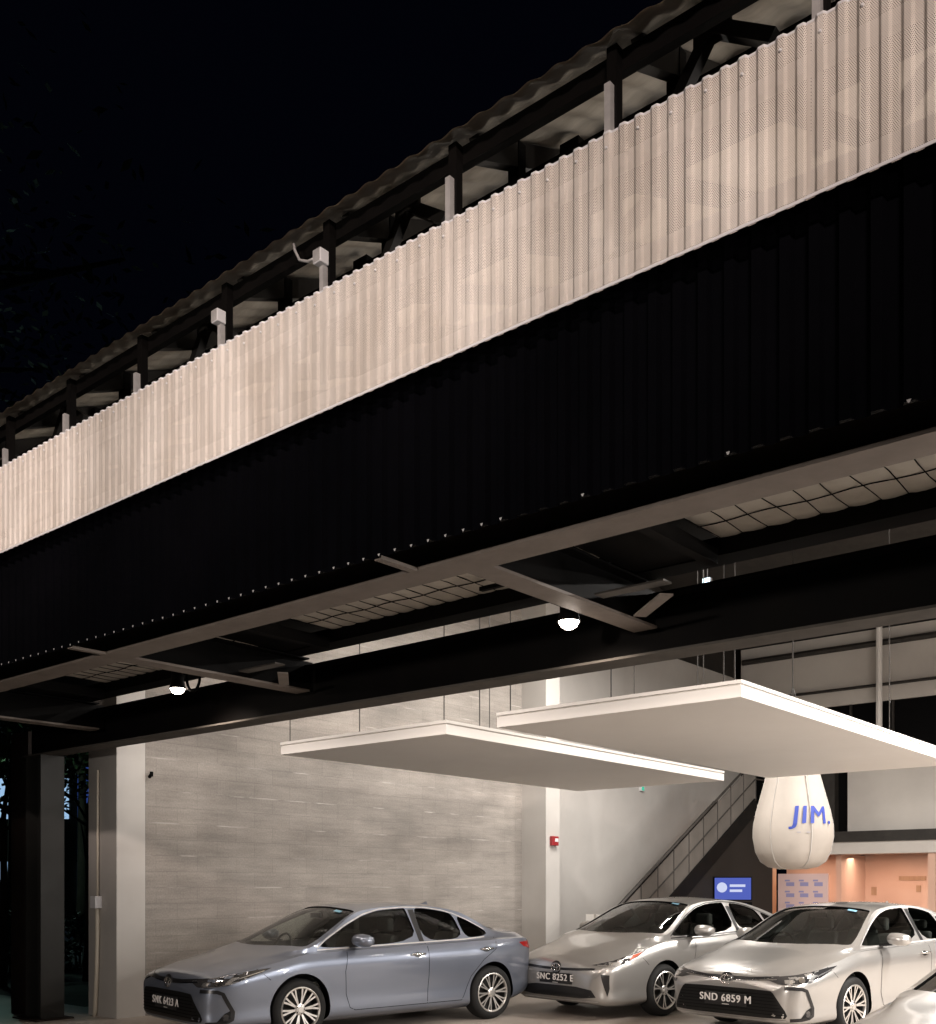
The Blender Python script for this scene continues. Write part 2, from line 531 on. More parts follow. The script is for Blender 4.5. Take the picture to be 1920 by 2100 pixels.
# ------------------------------------------------------------------ ground
g = MB(); g.add([(-300, -300, 0), (300, -300, 0), (300, 300, 0), (-300, 300, 0)], [(0, 1, 2, 3)])
tag(g.build('ground', M['asphalt']), kind='structure')
g = MB(); g.box(-12.9, 8, 1.6, 26.0, 0.002, 0.03)
tag(g.build('showroom_floor', M['concrete']), kind='structure')
g = MB(); g.box(-17.5, -12.903, 1.6, 7.3, 0.002, 0.026)
tag(g.build('apron', M['concrete']), kind='structure')

# ------------------------------------------------------------------ the showroom building
B = empty('showroom_building', (0, 0, 0))
tag(B, 'open fronted showroom with white perforated fascia, black steel canopy and pale block side wall', 'building')
XL, XR = -12.6, 6.5          # canopy and fascia run

# perforated corrugated fascia sheets (12 corrugations each), overlapping edges
PITCH = 0.0775
SHEET = 12 * PITCH
prof = []                     # trapezoid with rounded shoulders
for u, d in ((0.0, 0.0), (0.04, 0.0), (0.34, 0.0), (0.39, 0.001), (0.47, 0.007), (0.55, 0.0125), (0.59, 0.013), (0.84, 0.013), (0.88, 0.012), (0.97, 0.001)):
    prof.append((u * PITCH, -d))
xs0 = -1.523 - SHEET * 12
ZP0, ZP1 = 4.225, 4.885
screw = None
for k in range(20):
    x0 = xs0 + k * SHEET
    if x0 > XR: break
    vs = []; fs = []; uvs = []
    dy = 3.765 + random.uniform(-0.003, 0.003)
    zo = random.uniform(-0.001, 0.003)
    s = 0.0; last = None
    pts = []
    for c in range(12):
        for u, d in prof:
            pts.append((x0 + c * PITCH + u, dy + d))
    pts.append((x0 + SHEET + 0.012, dy - 0.001))
    for i, (px, py) in enumerate(pts):
        if last: s += math.hypot(px - last[0], py - last[1])
        last = (px, py)
        vs += [(px, py, ZP0 + zo), (px, py, ZP1 + zo)]
        uvs += [(x0 + s, ZP0), (x0 + s, ZP1)]
        if i: fs.append((2 * i - 2, 2 * i, 2 * i + 1, 2 * i - 1))
    me = bpy.data.meshes.new('fascia_sheet')
    me.from_pydata(vs, [], fs)
    me.materials.append(M['perf']); me.materials.append(M['boxwhite'])
    uvl = me.uv_layers.new(name='UVMap')
    for lo in me.loops: uvl.data[lo.index].uv = uvs[lo.vertex_index]
    o = bpy.data.objects.new('fascia_sheet', me); col.objects.link(o); o.parent = B
    # folded top cap and fixing screws, white edges catching the light
    cap = MB()
    tp = ZP1 + zo
    for i in range(len(pts) - 1):
        a, b = pts[i], pts[i + 1]
        cap.add([(a[0], a[1] - .002, tp - .006), (b[0], b[1] - .002, tp - .006), (b[0], b[1] - .002, tp + .004), (a[0], a[1] - .002, tp + .004),
                 (a[0], a[1] + .014, tp + .004), (b[0], b[1] + .014, tp + .004)], [(0, 1, 2, 3), (3, 2, 5, 4)])
    cap.build('folded_edge', M['boxwhite'], o)
    for c in range(0, 12, 2):
        if screw is None:
            sb = MB(); sb.lathe([(.0, -.008), (.005, -.007), (.007, -.003), (.007, 0), (0, 0)], 6, 'y'); screw = sb.build('screw', M['boxwhite'], o); so_ = screw
        else:
            so_ = screw.copy(); col.objects.link(so_); so_.parent = o
        so_.location = (x0 + (c + .71) * PITCH, dy - .013, tp - .055 - .012 * (c % 4 == 0))
    fl_ = MB(); fl_.box(x0, x0 + SHEET - .001, dy - .018, dy - .0145, ZP0 - .006, ZP0 + .006); fl_.build('bottom_flashing', M['boxwhite'], o)

# horizontal rails that carry the sheets, behind them
r = MB(); r.box(XL, XR, 3.80, 3.84, 4.30, 4.36); r.build('fascia_rail', M['galv'], B)
r = MB(); r.box(XL, XR, 3.80, 3.84, 4.74, 4.80); r.build('fascia_rail', M['galv'], B)

# black ribbed cladding below
cl = MB()
pitch2 = 0.117
n = int((XR - XL) / pitch2)
top, bot = 4.40, 3.41
for k in range(n):
    x = XL + k * pitch2
    ps = [(x, 3.895), (x + .035, 3.895), (x + .045, 3.862), (x + .085, 3.862), (x + .095, 3.895), (x + pitch2, 3.895)]
    for a, b in zip(ps[:-1], ps[1:]):
        cl.add([(a[0], a[1], bot), (b[0], b[1], bot), (b[0], b[1], top), (a[0], a[1], top)], [(0, 1, 2, 3)])
    if x > -3.4 and random.random() < .25 + .12 * (x + 3.4): continue
    zt = bot - random.uniform(0.002, 0.006)
    cl.add([(x + .055, 3.860, zt + .012), (x + .072, 3.860, zt + .012), (x + .066, 3.861, zt), (x + .060, 3.861, zt)], [(0, 1, 2, 3)], 1)
cl.build('ribbed_cladding', [M['cladding'], M['rib_tip']], B)
r = MB(); r.box(XL, XR, 3.90, 3.93, 3.43, 4.40); r.build('cladding_backing', M['black'], B)


def ibeam_x(name, x0, x1, yc, z0, z1, fw, m, tf=0.018, tw=0.012):
    b = MB()
    b.box(x0, x1, yc - fw / 2, yc + fw / 2, z0, z0 + tf)
    b.box(x0, x1, yc - fw / 2, yc + fw / 2, z1 - tf, z1)
    b.box(x0, x1, yc - tw / 2, yc + tw / 2, z0 + tf, z1 - tf)
    return b.build(name, m, B)


ibeam_x('canopy_edge_beam', XL, XR, 4.30, 3.412, 3.72, 0.22, M['grey_steel'])
b = MB(); b.box(-12.45, XR, 6.20, 6.45, 3.642, 3.66); b.box(-12.45, XR, 6.319, 6.331, 3.265, 3.642); b.build('lintel_beam', M['black_steel'], B)
b = MB(); b.box(-12.45, XR, 6.20, 6.45, 3.247, 3.264); b.build('lintel_bottom_flange', mottled('flange_lit_grey', (0.085, 0.078, 0.07), (0.115, 0.105, 0.095), nscale=4, rough=0.85, spec=0.12), B)  # flange of the black beam, coloured greyer for the interior light on it
r = MB(); r.box(XL, XR, 5.90, 6.10, 3.713, 3.83); r.build('purlin', M['black_steel'], B)
r = MB(); r.box(XL, XR, 3.95, 6.50, 3.93, 3.99); r.build('canopy_light_block', M['black'], B)  # unseen sheet added above the foil to stop interior light leaking
r = MB(); r.box(XL, XR, 3.94, 4.185, 3.74, 3.76); r.build('dark_soffit_strip', M['black'], B)
# struts from cladding foot to edge beam
for sx in (-3.95, -7.15, -10.4, -0.6):
    b = MB(); b.box(sx, sx + .05, 3.90, 4.185, 3.404, 3.424); b.build('cladding_strut', M['grey_steel'], B)
# bays: cross beams, dark soffit boards, foil insulation
bays = (-10.73, -7.18, -3.63, -0.08, 3.47)
for i, bx in enumerate(bays):
    b = MB()
    b.box(bx - .10, bx + .08, 4.41, 6.19, 3.412, 3.43)
    b.build('cross_beam', M['grey_steel'], B)
    b = MB(); b.box(bx - .018, bx - .004, 4.41, 6.30, 3.431, 3.70); b.box(bx - .10, bx + .08, 4.41, 6.19, 3.701, 3.715)
    b.build('cross_beam_web', M['black_steel'], B)  # web and top flange blackened to stand for shade, underside stays grey
    b = MB(); b.box(bx + .081, bx + .60, 4.42, 5.90, 3.722, 3.742); b.build('dark_soffit_board', M['black_steel'], B)
    b = MB(); b.box(bx + .605, bx + .68, 4.42, 5.89, 3.66, 3.75); b.build('soffit_trim', M['black_steel'], B)
    if bx > -10:
        b = MB(); b.bar((bx + .16, 5.83, 3.412), (bx + .54, 5.50, 3.412), .085, .012); b.build('knee_strut', M['grey_steel'], B)
        b = MB(); b.bar((bx + .10, 5.44, 3.47), (bx + .58, 5.44, 3.47), .10, .012); b.build('tie_bar', M['dark_grey_steel'], B)
    # foil blanket hung on wire between this bay and the next
    x0 = bx + .68; x1 = bx + 3.55 - .10
    f = MB()
    nx = 68; ny = 16
    nu = max(1, round((x1 - x0) / .165))
    vs = []
    for a in range(nx + 1):
        for c in range(ny + 1):
            x = x0 + (x1 - x0) * a / nx
            y = 4.36 + 1.56 * c / ny
            s = abs(math.sin(math.pi * nu * a / nx))
            t = abs(math.sin(math.pi * 2.5 * (c / ny) + .3))
            z = 3.83 - .008 * s ** .6 - .006 * t ** .7 + .002 * math.sin(a * 1.7 + c * 2.3)
            vs.append((x, y, z))
    fs = [(a * (ny + 1) + c, (a + 1) * (ny + 1) + c, (a + 1) * (ny + 1) + c + 1, a * (ny + 1) + c + 1) for a in range(nx) for c in range(ny)]
    f.add(vs, fs)
    fo = f.build('foil_insulation', M['foil'], B, smooth=True)
    w = MB()
    for k in range(nu + 1):
        x = x0 + (x1 - x0) * k / nu
        w.tube([(x + .012 * math.sin(k * 2.1 + j), 4.36 + 1.56 * j / 8, 3.824 - .002 * math.sin(j)) for j in range(9)], .004, 4)
    for yy in (4.95, 5.62):
        w.tube([(x0 + (x1 - x0) * j / 24, yy + .015 * math.sin(j * 1.3), 3.815) for j in range(25)], .004, 4)
    w.build('retaining_wire', M['black'], fo)

# upper storey frame over the fascia: galvanised stubs, dark posts, rails, trusses, roof
SL = 0.42                                     # roof slope


def roof_z(y): return 5.342 + (y - 3.80) * SL


frame_x = [-1.523 - .93 * k for k in range(-8, 13)]
for i, x in enumerate(frame_x):
    if x > XR: continue
    b = MB(); b.box(x - .015, x + .015, 3.845, 3.88, 4.45, 5.10 if x < -4 else 5.18); b.build('galvanised_stub', M['galv'], B)
    b = MB(); b.box(x - .026, x + .026, 3.882, 3.93, 4.5, roof_z(3.9) - .02); b.build('front_post', M['black_steel'], B)
    b = MB(); b.box(x + .065, x + .135, 4.25, 4.31, 3.99, roof_z(4.28) - .02); b.build('rear_post', M['black_steel'], B)
    b = MB(); b.bar((x + .1, 3.95, roof_z(3.95) - .08), (x + .1, 7.5, roof_z(7.5) - .08), .06, .12); b.build('rafter', M['dark_steel'], B)
for y, z, w, h, nm in ((3.955, 5.318, .045, .095, 'eave_rail'), (4.36, 5.34, .06, .12, 'roof_purlin'), (4.95, 5.58, .07, .14, 'roof_purlin')):
    b = MB(); b.box(XL, XR, y - w / 2, y + w / 2, z - h / 2, z + h / 2); b.build(nm, M['black_steel'], B)
for x in (-11.1, -9.5, -7.9, -6.3, -4.71, -3.12, -1.53, .06, 1.65, 3.25):
    b = MB(); b.box(x - .06, x + .06, 4.52, 4.64, 3.99, roof_z(4.58) - .06); b.build('truss_post', M['black_steel'], B)
    b = MB(); b.bar((x, 4.58, 4.9), (x, 5.35, 5.70), .06, .08); b.build('truss_brace', M['grey_steel'], B)
for k in range(-4, 6):
    x = -2.13 - 1.86 * k
    if x > XR - .5: continue
    b = MB(); b.bar((x - .01, 4.2, 5.455), (x - .36, 4.2, 4.95), .055, .055); b.build('truss_brace', M['dark_steel'], B)
    b = MB(); b.bar((x + .02, 4.2, 5.455), (x + .29, 4.2, 5.27), .06, .06); b.build('truss_brace', M['dark_steel'], B)
    b = MB(); b.box(x - .09, x + .09, 4.19, 4.21, 5.40, 5.50); b.build('gusset_plate', M['dark_steel'], B)
# corrugated roof sheet with a wavy eave
rf = MB()
npt = int((XR - XL) / .019)
vs = []; fs = []
ys = (3.80, 4.4, 6.0, 9.0, 14.0)
for k in range(npt + 1):
    x = XL + .019 * k
    wv = .008 * math.sin(2 * math.pi * x / .152)
    for y in ys: vs.append((x, y, roof_z(y) + wv))
    for y in reversed(ys): vs.append((x, y, roof_z(y) + wv + .006))
L = len(ys) * 2
for k in range(npt):
    for j in range(L - 1):
        fs.append((k * L + j, (k + 1) * L + j, (k + 1) * L + j + 1, k * L + j + 1))
rf.add(vs, fs)
rf.build('corrugated_roof', M['roof'], B, smooth=True)
b = MB(); b.add([(XL, 14.0, roof_z(14)), (XR, 14.0, roof_z(14)), (XR, 26.2, roof_z(14) - 2.5), (XL, 26.2, roof_z(14) - 2.5)], [(0, 1, 2, 3)])
b.build('rear_roof_slope', M['dark_steel'], B)

# left side wall, piers, back wall
b = MB(); b.box(-11.9, -11.44, 7.28, 15.06, 0.0, 6.75); b.build('block_wall', M['block'], B)
b = MB(); b.box(-12.09, -11.44, 6.88, 7.277, 0.0, 6.6); b.build('front_pier', M['white_wall'], B)
b = MB(); b.box(-11.9, -10.90, 15.063, 15.49, 0.0, 6.75); b.build('middle_pier', M['white_wall'], B)
b = MB(); b.box(-11.9, -11.40, 15.493, 24.0, 0.0, 6.75); b.build('rear_side_wall', M['white_wall'], B)
b = MB(); zz = [(7.3, 6.753), (23.9, 6.753), (23.9, 7.45), (14.0, roof_z(14) - .1), (7.5, 6.77)]
b.add([(-11.9, y, z) for y, z in zz] + [(-11.5, y, z) for y, z in zz], [(0, 1, 2, 3, 4), (9, 8, 7, 6, 5)] + [(i, (i + 1) % 5, (i + 1) % 5 + 5, i + 5) for i in range(5)])
b.build('dark_clerestory', M['dark_steel'], B)
b = MB(); b.box(-11.397, 7.0, 24.0, 24.3, 5.85, 7.5); b.build('upper_back_wall', M['grey_wall'], B)
b = MB(); b.box(-11.397, 7.0, 24.05, 24.3, 4.35, 5.847); b.build('dark_glazing_band', M['black'], B)
for k in range(9):
    x = -10.6 + k * .95
    b = MB(); b.box(x, x + .05, 23.98, 24.04, 4.36, 5.84); b.build('glazing_bar', M['dark_steel'], B)
b = MB(); b.box(-8.75, 7.0, 24.0, 24.3, 2.90, 4.347); b.build('mezzanine_front', M['grey_wall'], B)
b = MB(); b.box(-11.397, -8.753, 24.1, 24.3, 2.90, 4.347); b.build('mezzanine_dark_bay', M['black'], B)
b = MB(); b.box(-9.35, -9.0, 23.85, 24.098, 2.66, 4.9); b.build('mezzanine_post', M['dark_steel'], B)
b = MB(); b.box(-11.397, 7.0, 23.7, 24.0, 2.66, 2.897); b.build('mezzanine_edge', M['dark_steel'], B)
b = MB(); b.box(-10.7, 7.0, 23.75, 24.3, 2.38, 2.657); b.build('mezzanine_fascia', M['grey_wall'], B)
# warm lit booth under the mezzanine
b = MB(); b.box(-10.9, 7.0, 25.6, 25.75, 0, 2.657); b.build('booth_back_wall', M['orange'], B)
b = MB(); b.box(-9.02, -8.90, 24.0, 25.6, 0, 2.377); b.build('booth_partition', M['orange'], B)
b = MB(); b.box(-10.72, -10.50, 23.8, 24.05, 0, 2.377); b.build('timber_post', M['wood'], B)
b = MB(); b.box(-6.92, -6.76, 23.8, 24.05, 0, 2.377); b.build('timber_post', M['orange'], B)
b = MB(); b.box(-11.397, -10.72, 23.9, 24.1, 0, 2.657); b.build('dark_back_wall', M['black'], B)
for k, (x, z, w, h) in enumerate(((-8.1, 1.78, .62, .10), (-7.7, 1.5, .10, .16), (-8.75, 1.42, .12, .2), (-7.2, 1.55, .2, .06))):
    b = MB(); b.box(x, x + w, 25.58, 25.597, z, z + h); b.build('wall_mark', M['wood'], B)
area('booth_light', (-8.2, 24.6, 2.30), (-8.2, 24.7, 0), 60, 3.5, 0.4, (1.0, 0.72, 0.56))
area('booth_light', (-10.0, 24.6, 2.30), (-10.0, 24.7, 0), 30, 1.2, 0.4, (1.0, 0.72, 0.56))
# pipes on the upper back wall
for z, rr in ((7.15, .07), (6.2, .035)):
    b = MB(); b.tube([(-11.3, 23.88, z), (7, 23.88, z)], rr, 8); b.build('service_pipe', M['dark_steel'], B)
for x in (-7.95, -4.5):
    b = MB(); b.tube([(x, 23.75, 4.4), (x, 23.75, 8.5)], .07, 8); b.build('rain_pipe', M['panel_white'], B)
# dark steel column carrying the lintel at its left end
b = MB(); b.box(-12.02, -11.99, 6.20, 6.50, .012, 3.246); b.box(-12.34, -12.02, 6.34, 6.36, .012, 3.246); b.box(-12.37, -12.34, 6.20, 6.50, .012, 3.246)
b.build('steel_column', M['greenpost'], B)
b = MB(); b.box(-13.05, -12.60, 6.35, 6.75, .0, 3.6); b.build('end_column', M['brownpost'], B)
b = MB(); b.box(-12.5, -11.9, 6.10, 6.58, .012, .05); b.build('base_plate', M['brownpost'], B)

# staircase up to the mezzanine along the left wall
def stairs():
    y0, z0, y1, z1 = 14.75, .06, 20.6, 3.36
    st = MB()
    for xx in (-10.35, -9.45):
        st.bar((xx, y0, z0), (xx, y1, z1), .06, .30)
    o = st.build('stair_flight', M['black_steel'], B)
    t = MB()
    nst = 17
    for k in range(nst):
        f = (k + .5) / nst
        y = y0 + (y1 - y0) * f; z = z0 + (z1 - z0) * f
        t.box(-10.31, -9.49, y - .16, y + .14, z + .02, z + .05)
    t.build('treads', M['dark_steel'], o)
    rl = MB()
    for xx in (-9.45,):
        for hh in (1.0, .55):
            rl.tube([(xx, y0, z0 + hh), (xx, y1, z1 + hh), (xx, y1 + 2.2, z1 + hh)], .024 if hh == 1.0 else .016, 6)
        for k in range(11):
            f = k / 10
            rl.tube([(xx, y0 + (y1 - y0) * f, z0 + (z1 - z0) * f), (xx, y0 + (y1 - y0) * f, z0 + (z1 - z0) * f + 1.0)], .011, 6)
    rl.build('handrail', M['dark_steel'], o)
    sp = MB()
    for xx in (-9.462, -9.452): sp.add([(xx, y0 + .1, z0 + .12), (xx, y1, z1 + .08), (xx, y1, z1 + .93), (xx, y0 + .1, z0 + .98)], [(0, 1, 2, 3) if xx > -9.46 else (3, 2, 1, 0)])
    sp.build('side_panel', mottled('stair_side_mesh', (.085, .078, .07), (.11, .10, .09), nscale=3, rough=.6), o)
    ld = MB(); ld.box(-10.38, -9.42, y1, 23.69, z1 - .12, z1); ld.build('landing', M['grey_wall'], o)
    sc = MB(); sc.add([(-9.52, 16.2, 0.0), (-9.52, 21.6, 0.0), (-9.52, 21.6, 3.10), (-9.52, 20.6, 3.10), (-9.52, 16.2, .65)], [(0, 1, 2, 3, 4)])
    sc.add([(-9.56, 16.2, 0.0), (-9.56, 21.6, 0.0), (-9.56, 21.6, 3.10), (-9.56, 20.6, 3.10), (-9.56, 16.2, .65)], [(4, 3, 2, 1, 0)])
    sc.build('under_stair_panel', mat('dark_board', (.02, .017, .015), .7, spec=.1), o)


stairs()


# ------------------------------------------------------------------ suspended white ceiling panels
def ceiling_panel(x0, x1, y0, y1, z, label, rods):
    P = empty('ceiling_panel', ((x0 + x1) / 2, y0, z))
    tag(P, label, 'ceiling panel', 'white panels hung from rods above the cars')
    cx = (x0 + x1) / 2
    w = (x1 - x0) / 2; d = y1 - y0
    b = MB(); b.box(-w, w, 0, d, 0, .105)
    b.build('board', M['panel_white'], P, bevel=.004)
    b = MB()
    b.box(-w + .015, w - .015, .015, d - .015, .106, .118); b.build('shadow_gap', M['grey_wall'], P)
    b = MB(); b.box(-w - .004, w + .004, -.004, .05, .119, .15); b.box(-w - .004, w + .004, d - .05, d + .004, .119, .15)
    b.box(-w - .004, -w + .05, .051, d - .051, .119, .15); b.box(w - .05, w + .004, .051, d - .051, .119, .15)
    b.build('upper_frame', M['panel_white'], P)
    for rx, ry in rods:
        t = MB(); t.tube([(rx - cx, ry - y0, .10), (rx - cx, ry - y0, roof_z(min(ry, 14)) - z - .05)], .006, 6)
        t.lathe([(.0, .15), (.025, .15), (.025, .165), (.0, .165)], 8, 'z', 0, (rx - cx, ry - y0, 0))
        t.build('hanging_rod', M['dark_steel'], P)
    return P


ceiling_panel(-9.96, -7.25, 8.22, 14.68, 3.27, 'white suspended panel hanging over the blue grey car, nearer the block wall',
              [(-9.88, 8.3), (-8.65, 8.3), (-7.35, 8.3), (-7.35, 8.9), (-9.88, 12.2), (-7.35, 12.2)])
ceiling_panel(-6.56, -3.90, 8.22, 14.70, 3.27, 'white suspended panel hanging over the two silver cars, farther from the block wall',
              [(-6.45, 8.3), (-5.9, 11.4), (-5.25, 8.3), (-4.4, 8.9), (-4.0, 8.3), (-6.45, 12.3), (-4.0, 12.3)])

# ------------------------------------------------------------------ canopy spot lamps
def spotlight(x, y, z, label, tgt, power):
    P = empty('spotlight', (x, y, z)); tag(P, label, 'spotlight', 'spotlights under the canopy')
    b = MB()
    b.lathe([(.0, .19), (.045, .19), (.055, .18), (.06, .05), (.075, -.01), (.08, -.02), (.072, -.02), (.055, .03), (.0, .04)], 20)
    o = b.build('lamp_housing', M['black_steel'], P); smooth_by_angle(o, 40)
    b = MB(); b.lathe([(.0, .02), (.062, .015), (.068, -.005), (.064, -.03), (.05, -.052), (.028, -.066), (.0, -.07)], 24)
    b.build('lit_lens', M['lamp_on'], P, smooth=True)
    b = MB(); b.bar((0, 0, .19), (0, 0, .30), .02, .02); b.box(-.09, .09, -.02, .02, .30, .315); b.bar((-.085, 0, .10), (-.085, 0, .30), .012, .025); b.bar((.085, 0, .10), (.085, 0, .30), .012, .025)
    b.build('bracket', M['black_steel'], P)
    b = MB(); b.box(-.75, .30, -.02, .02, .318, .345); b.build('track', M['black_steel'], P)
    spot('canopy_lamp', (x, y, z - .09), tgt, power, 110, 0.9, (1.0, 0.83, 0.70), 0.06)
    return P


spotlight(-3.88, 5.62, 3.42, 'lit black canopy spotlight beside the nearer cross beam', (-4.6, 8.6, 0), 150)
spotlight(-8.30, 5.62, 3.52, 'lit black canopy spotlight next to a black cable loop', (-8.6, 8.4, 0), 140)
spotlight(.55, 5.62, 3.42, 'canopy spotlight farthest right under the canopy', (0, 8.4, 0), 200)
c = MB()
c.tube([(-8.05 + .1 * math.cos(a), 5.62, 3.70 - .13 - .12 * math.sin(a)) for a in [i * math.pi / 12 for i in range(13)]], .014, 6)
c.tube([(-8.15, 5.62, 3.57), (-8.15, 5.62, 3.72)], .014, 6); c.tube([(-7.95, 5.62, 3.57), (-7.95, 5.62, 3.72)], .014, 6)
tag(c.build('cable_loop', M['black'], smooth=True), 'black cable loop hanging under the canopy beside the left spotlight', 'cable')

# boxes on the fascia posts
for k, (x, label) in enumerate(((-5.243, 'white junction box on the galvanised stub farther left above the fascia'),
                                (-4.313, 'white junction box with a curved cable above the middle of the fascia'))):
    P = empty('junction_box', (x, 3.845, 5.10)); tag(P, label, 'junction box', 'white boxes on the fascia posts')
    b = MB(); b.box(-.031, .031, -.035, .03, 0, .078); b.build('housing', M['boxwhite'], P, bevel=.005)
    b = MB(); b.box(-.027, .027, -.038, -.036, .006, .072); b.build('lid', M['galv'], P)
    if k:
        b = MB(); b.tube([(-.031, -.01, .05), (-.10, -.01, .055), (-.17, -.01, .09), (-.21, -.01, .16), (-.22, -.01, .20)], .008, 6)
        b.build('cable', M['galv'], P, smooth=True)

# conduit with switch box on the front pier
P = empty('conduit', (-11.83, 6.86, 0)); tag(P, 'ivory conduit with a switch box running up the front of the white pier', 'conduit')
b = MB(); b.tube([(-.07, -.012, .012), (-.05, -.012, .10), (-.015, -.012, .55), (0, -.01, 1.0), (0, -.01, 1.40)], .028, 8); b.build('lower_pipe', M['ivory'], P, smooth=True)
b = MB(); b.tube([(0, -.008, 1.50), (0, -.006, 2.5), (0, -.004, 3.1)], .016, 8); b.build('upper_pipe', M['ivory'], P, smooth=True)
b = MB(); b.box(-.065, .065, -.075, .018, 1.38, 1.53); b.build('switch_box', M['boxwhite'], P, bevel=.008)
# small dark bracket on the wall by the pier, fire alarm, green indicator
b = MB(); b.bar((-11.44, 7.33, 3.02), (-11.40, 7.34, 3.06), .03, .03); b.bar((-11.40, 7.34, 3.03), (-11.40, 7.34, 3.09), .03, .03)
tag(b.build('wall_bracket', M['black']), 'small black bracket high on the block wall beside the white pier', 'bracket')
P = empty('fire_alarm', (-10.90, 15.28, 2.45)); tag(P, 'red fire alarm call point on the white middle pier', 'fire alarm')
b = MB(); b.box(0, .06, -.10, .10, -.07, .10); b.build('casing', M['alarm_red'], P, bevel=.008)
b = MB(); b.box(.06, .064, -.02, .08, .0, .06); b.build('press_plate', M['boxwhite'], P)
P = empty('indicator_light', (-11.40, 19.2, 3.72)); tag(P, 'small green indicator light on the white wall under the panel', 'indicator light')
b = MB(); b.box(0, .05, -.06, .06, -.05, .05); b.build('casing', M['boxwhite'], P)
b = MB(); b.box(.05, .054, -.05, .05, -.04, .04); b.build('lens', M['exit_green'], P)

P = empty('exit_lamp', (-10.26, 20.0, 8.05)); tag(P, 'small pale blue glowing lamp high under the roof, seen over the black lintel', 'lamp')
b = MB(); b.box(-.09, .09, -.05, .05, 0, .12); b.bar((0, 0, .12), (0, 0, .5), .02, .02); b.build('casing', M['boxwhite'], P, bevel=.01)
b = MB(); b.box(-.085, .085, -.056, -.052, .01, .11); b.box(-.08, .08, -.045, .045, -.006, -.002); b.build('lens', M['cold_tube'], P)

# ------------------------------------------------------------------ white hanging balloon with blue mark
P = empty('hanging_balloon', (-7.13, 17.0, 1.93)); tag(P, 'large white pear shaped balloon with blue lettering hanging behind the panels', 'balloon')
b = MB()
pf = [(.0, .0), (.20, .01), (.40, .05), (.53, .14), (.61, .30), (.655, .55), (.65, .75), (.60, 1.0), (.53, 1.25), (.45, 1.55), (.38, 1.85), (.28, 2.2), (.12, 2.5), (.0, 2.55)]
vsn = len(b.v)
NB = 48
for r_, h in pf:
    for k in range(NB):
        a = 2 * math.pi * k / NB
        rr = r_ * (1 - .025 * abs(math.cos(4 * a)) ** 6)
        b.v.append((rr * math.cos(a), rr * math.sin(a), h))
for i in range(len(pf) - 1):
    for k in range(NB):
        b.f.append((i * NB + k, i * NB + (k + 1) % NB, (i + 1) * NB + (k + 1) % NB, (i + 1) * NB + k)); b.mi.append(0)
bal = b.build('envelope', M['fabric'], P, smooth=True)
b = MB(); b.tube([(0, 0, 2.5), (0, 0, 6.6)], .012, 6); b.build('rope', M['dark_steel'], P)
# seams of the gores, neck cord
for k in range(6):
    a = 2 * math.pi * k / 6 + .35
    b = MB(); b.tube([((r_ + .002) * math.cos(a), (r_ + .002) * math.sin(a), h) for r_, h in pf[1:-1]], .007, 5); b.build('seam', M['white_wall'], P, smooth=True)
b = MB()
for k in range(4):
    a = k * math.pi / 2
    b.tube([(.3 * math.cos(a), .3 * math.sin(a), 2.15), (0, 0, 3.1)], .006, 5)
b.build('bridle_cords', M['dark_steel'], P)
# blue lettering wrapped round the side that faces the road
def wrapped(txt, size, a_mid, z_mid, m, nm, shear=.0):
    o_ = text_mesh(txt, size, nm, m, P, Matrix.Identity(4), .001)
    bm_ = bmesh.new(); bm_.from_mesh(o_.data)
    bmesh.ops.subdivide_edges(bm_, edges=[e for e in bm_.edges if e.calc_length() > .08], cuts=3)
    for v in bm_.verts:
        z = z_mid + v.co.y
        rr = np.interp(z, [h for _, h in pf], [q for q, _ in pf]) + .008 + v.co.z
        a = a_mid + (v.co.x + shear * v.co.y) / .6
        v.co = (rr * math.cos(a), rr * math.sin(a), z)
    bm_.to_mesh(o_.data); bm_.free()
wrapped('JIM.', .42, R(-34), .88, M['blue_ink'], 'blue_lettering', .12)
mk = MB(); wrap_r = None
wrapped('- -', .2, R(-52), .62, M['greyink'], 'small_print')

# ------------------------------------------------------------------ screens and notice board at the back
P = empty('display_screen', (-9.2, 19.0, 0.03), R(32)); tag(P, 'blue lit display screen on a black stand in front of the dark stair side', 'screen')
b = MB(); b.box(-.37, .37, -.03, .03, 1.33, 1.80); b.bar((0, .03, .04), (0, .03, 1.33), .07, .05); b.box(-.25, .25, -.2, .2, 0, .04); b.build('stand', M['black'], P)
b = MB(); b.box(-.35, .35, -.034, -.031, 1.35, 1.78); b.build('screen', M['screen_blue'], P)
b = MB(); b.lathe([(0, -.037), (.10, -.037)], 20, 'y', 0, (-.21, 0, 1.59)); b.build('round_mark', M['screen_white'], P)
for zz_, w_ in ((1.60, .30), (1.50, .24)):
    b = MB(); b.box(-.06, -.06 + w_, -.037, -.035, zz_, zz_ + .05); b.build('text_line', M['screen_white'], P)
b = MB(); b.box(-.35, .27, -.034, -.031, 1.12, 1.27); b.build('lower_screen', M['screen_blue'], P)
b = MB(); b.box(-.37, .37, -.03, .03, 1.09, 1.30); b.build('lower_frame', M['black'], P)
P = empty('notice_board', (-9.62, 23.55, 0.012)); tag(P, 'pale pink notice board with rows of blue marks in front of the salmon booth', 'notice board')
b = MB(); b.box(-.62, .58, 0, .04, .75, 1.92); b.bar((-.5, .02, 0), (-.5, .02, .75), .04, .04); b.bar((.5, .02, 0), (.5, .02, .75), .04, .04)
b.build('board', mat('pink_board', (0.66, 0.48, 0.46), .6), P)
b = MB()
for rw, z in enumerate((1.72, 1.46, 1.2)):
    for k in range(3):
        x = -.42 + k * .34
        b.box(x, x + .2, -.004, -.001, z - .09, z); b.box(x - .03, x + .09, -.004, -.001, z + .02, z + .06)
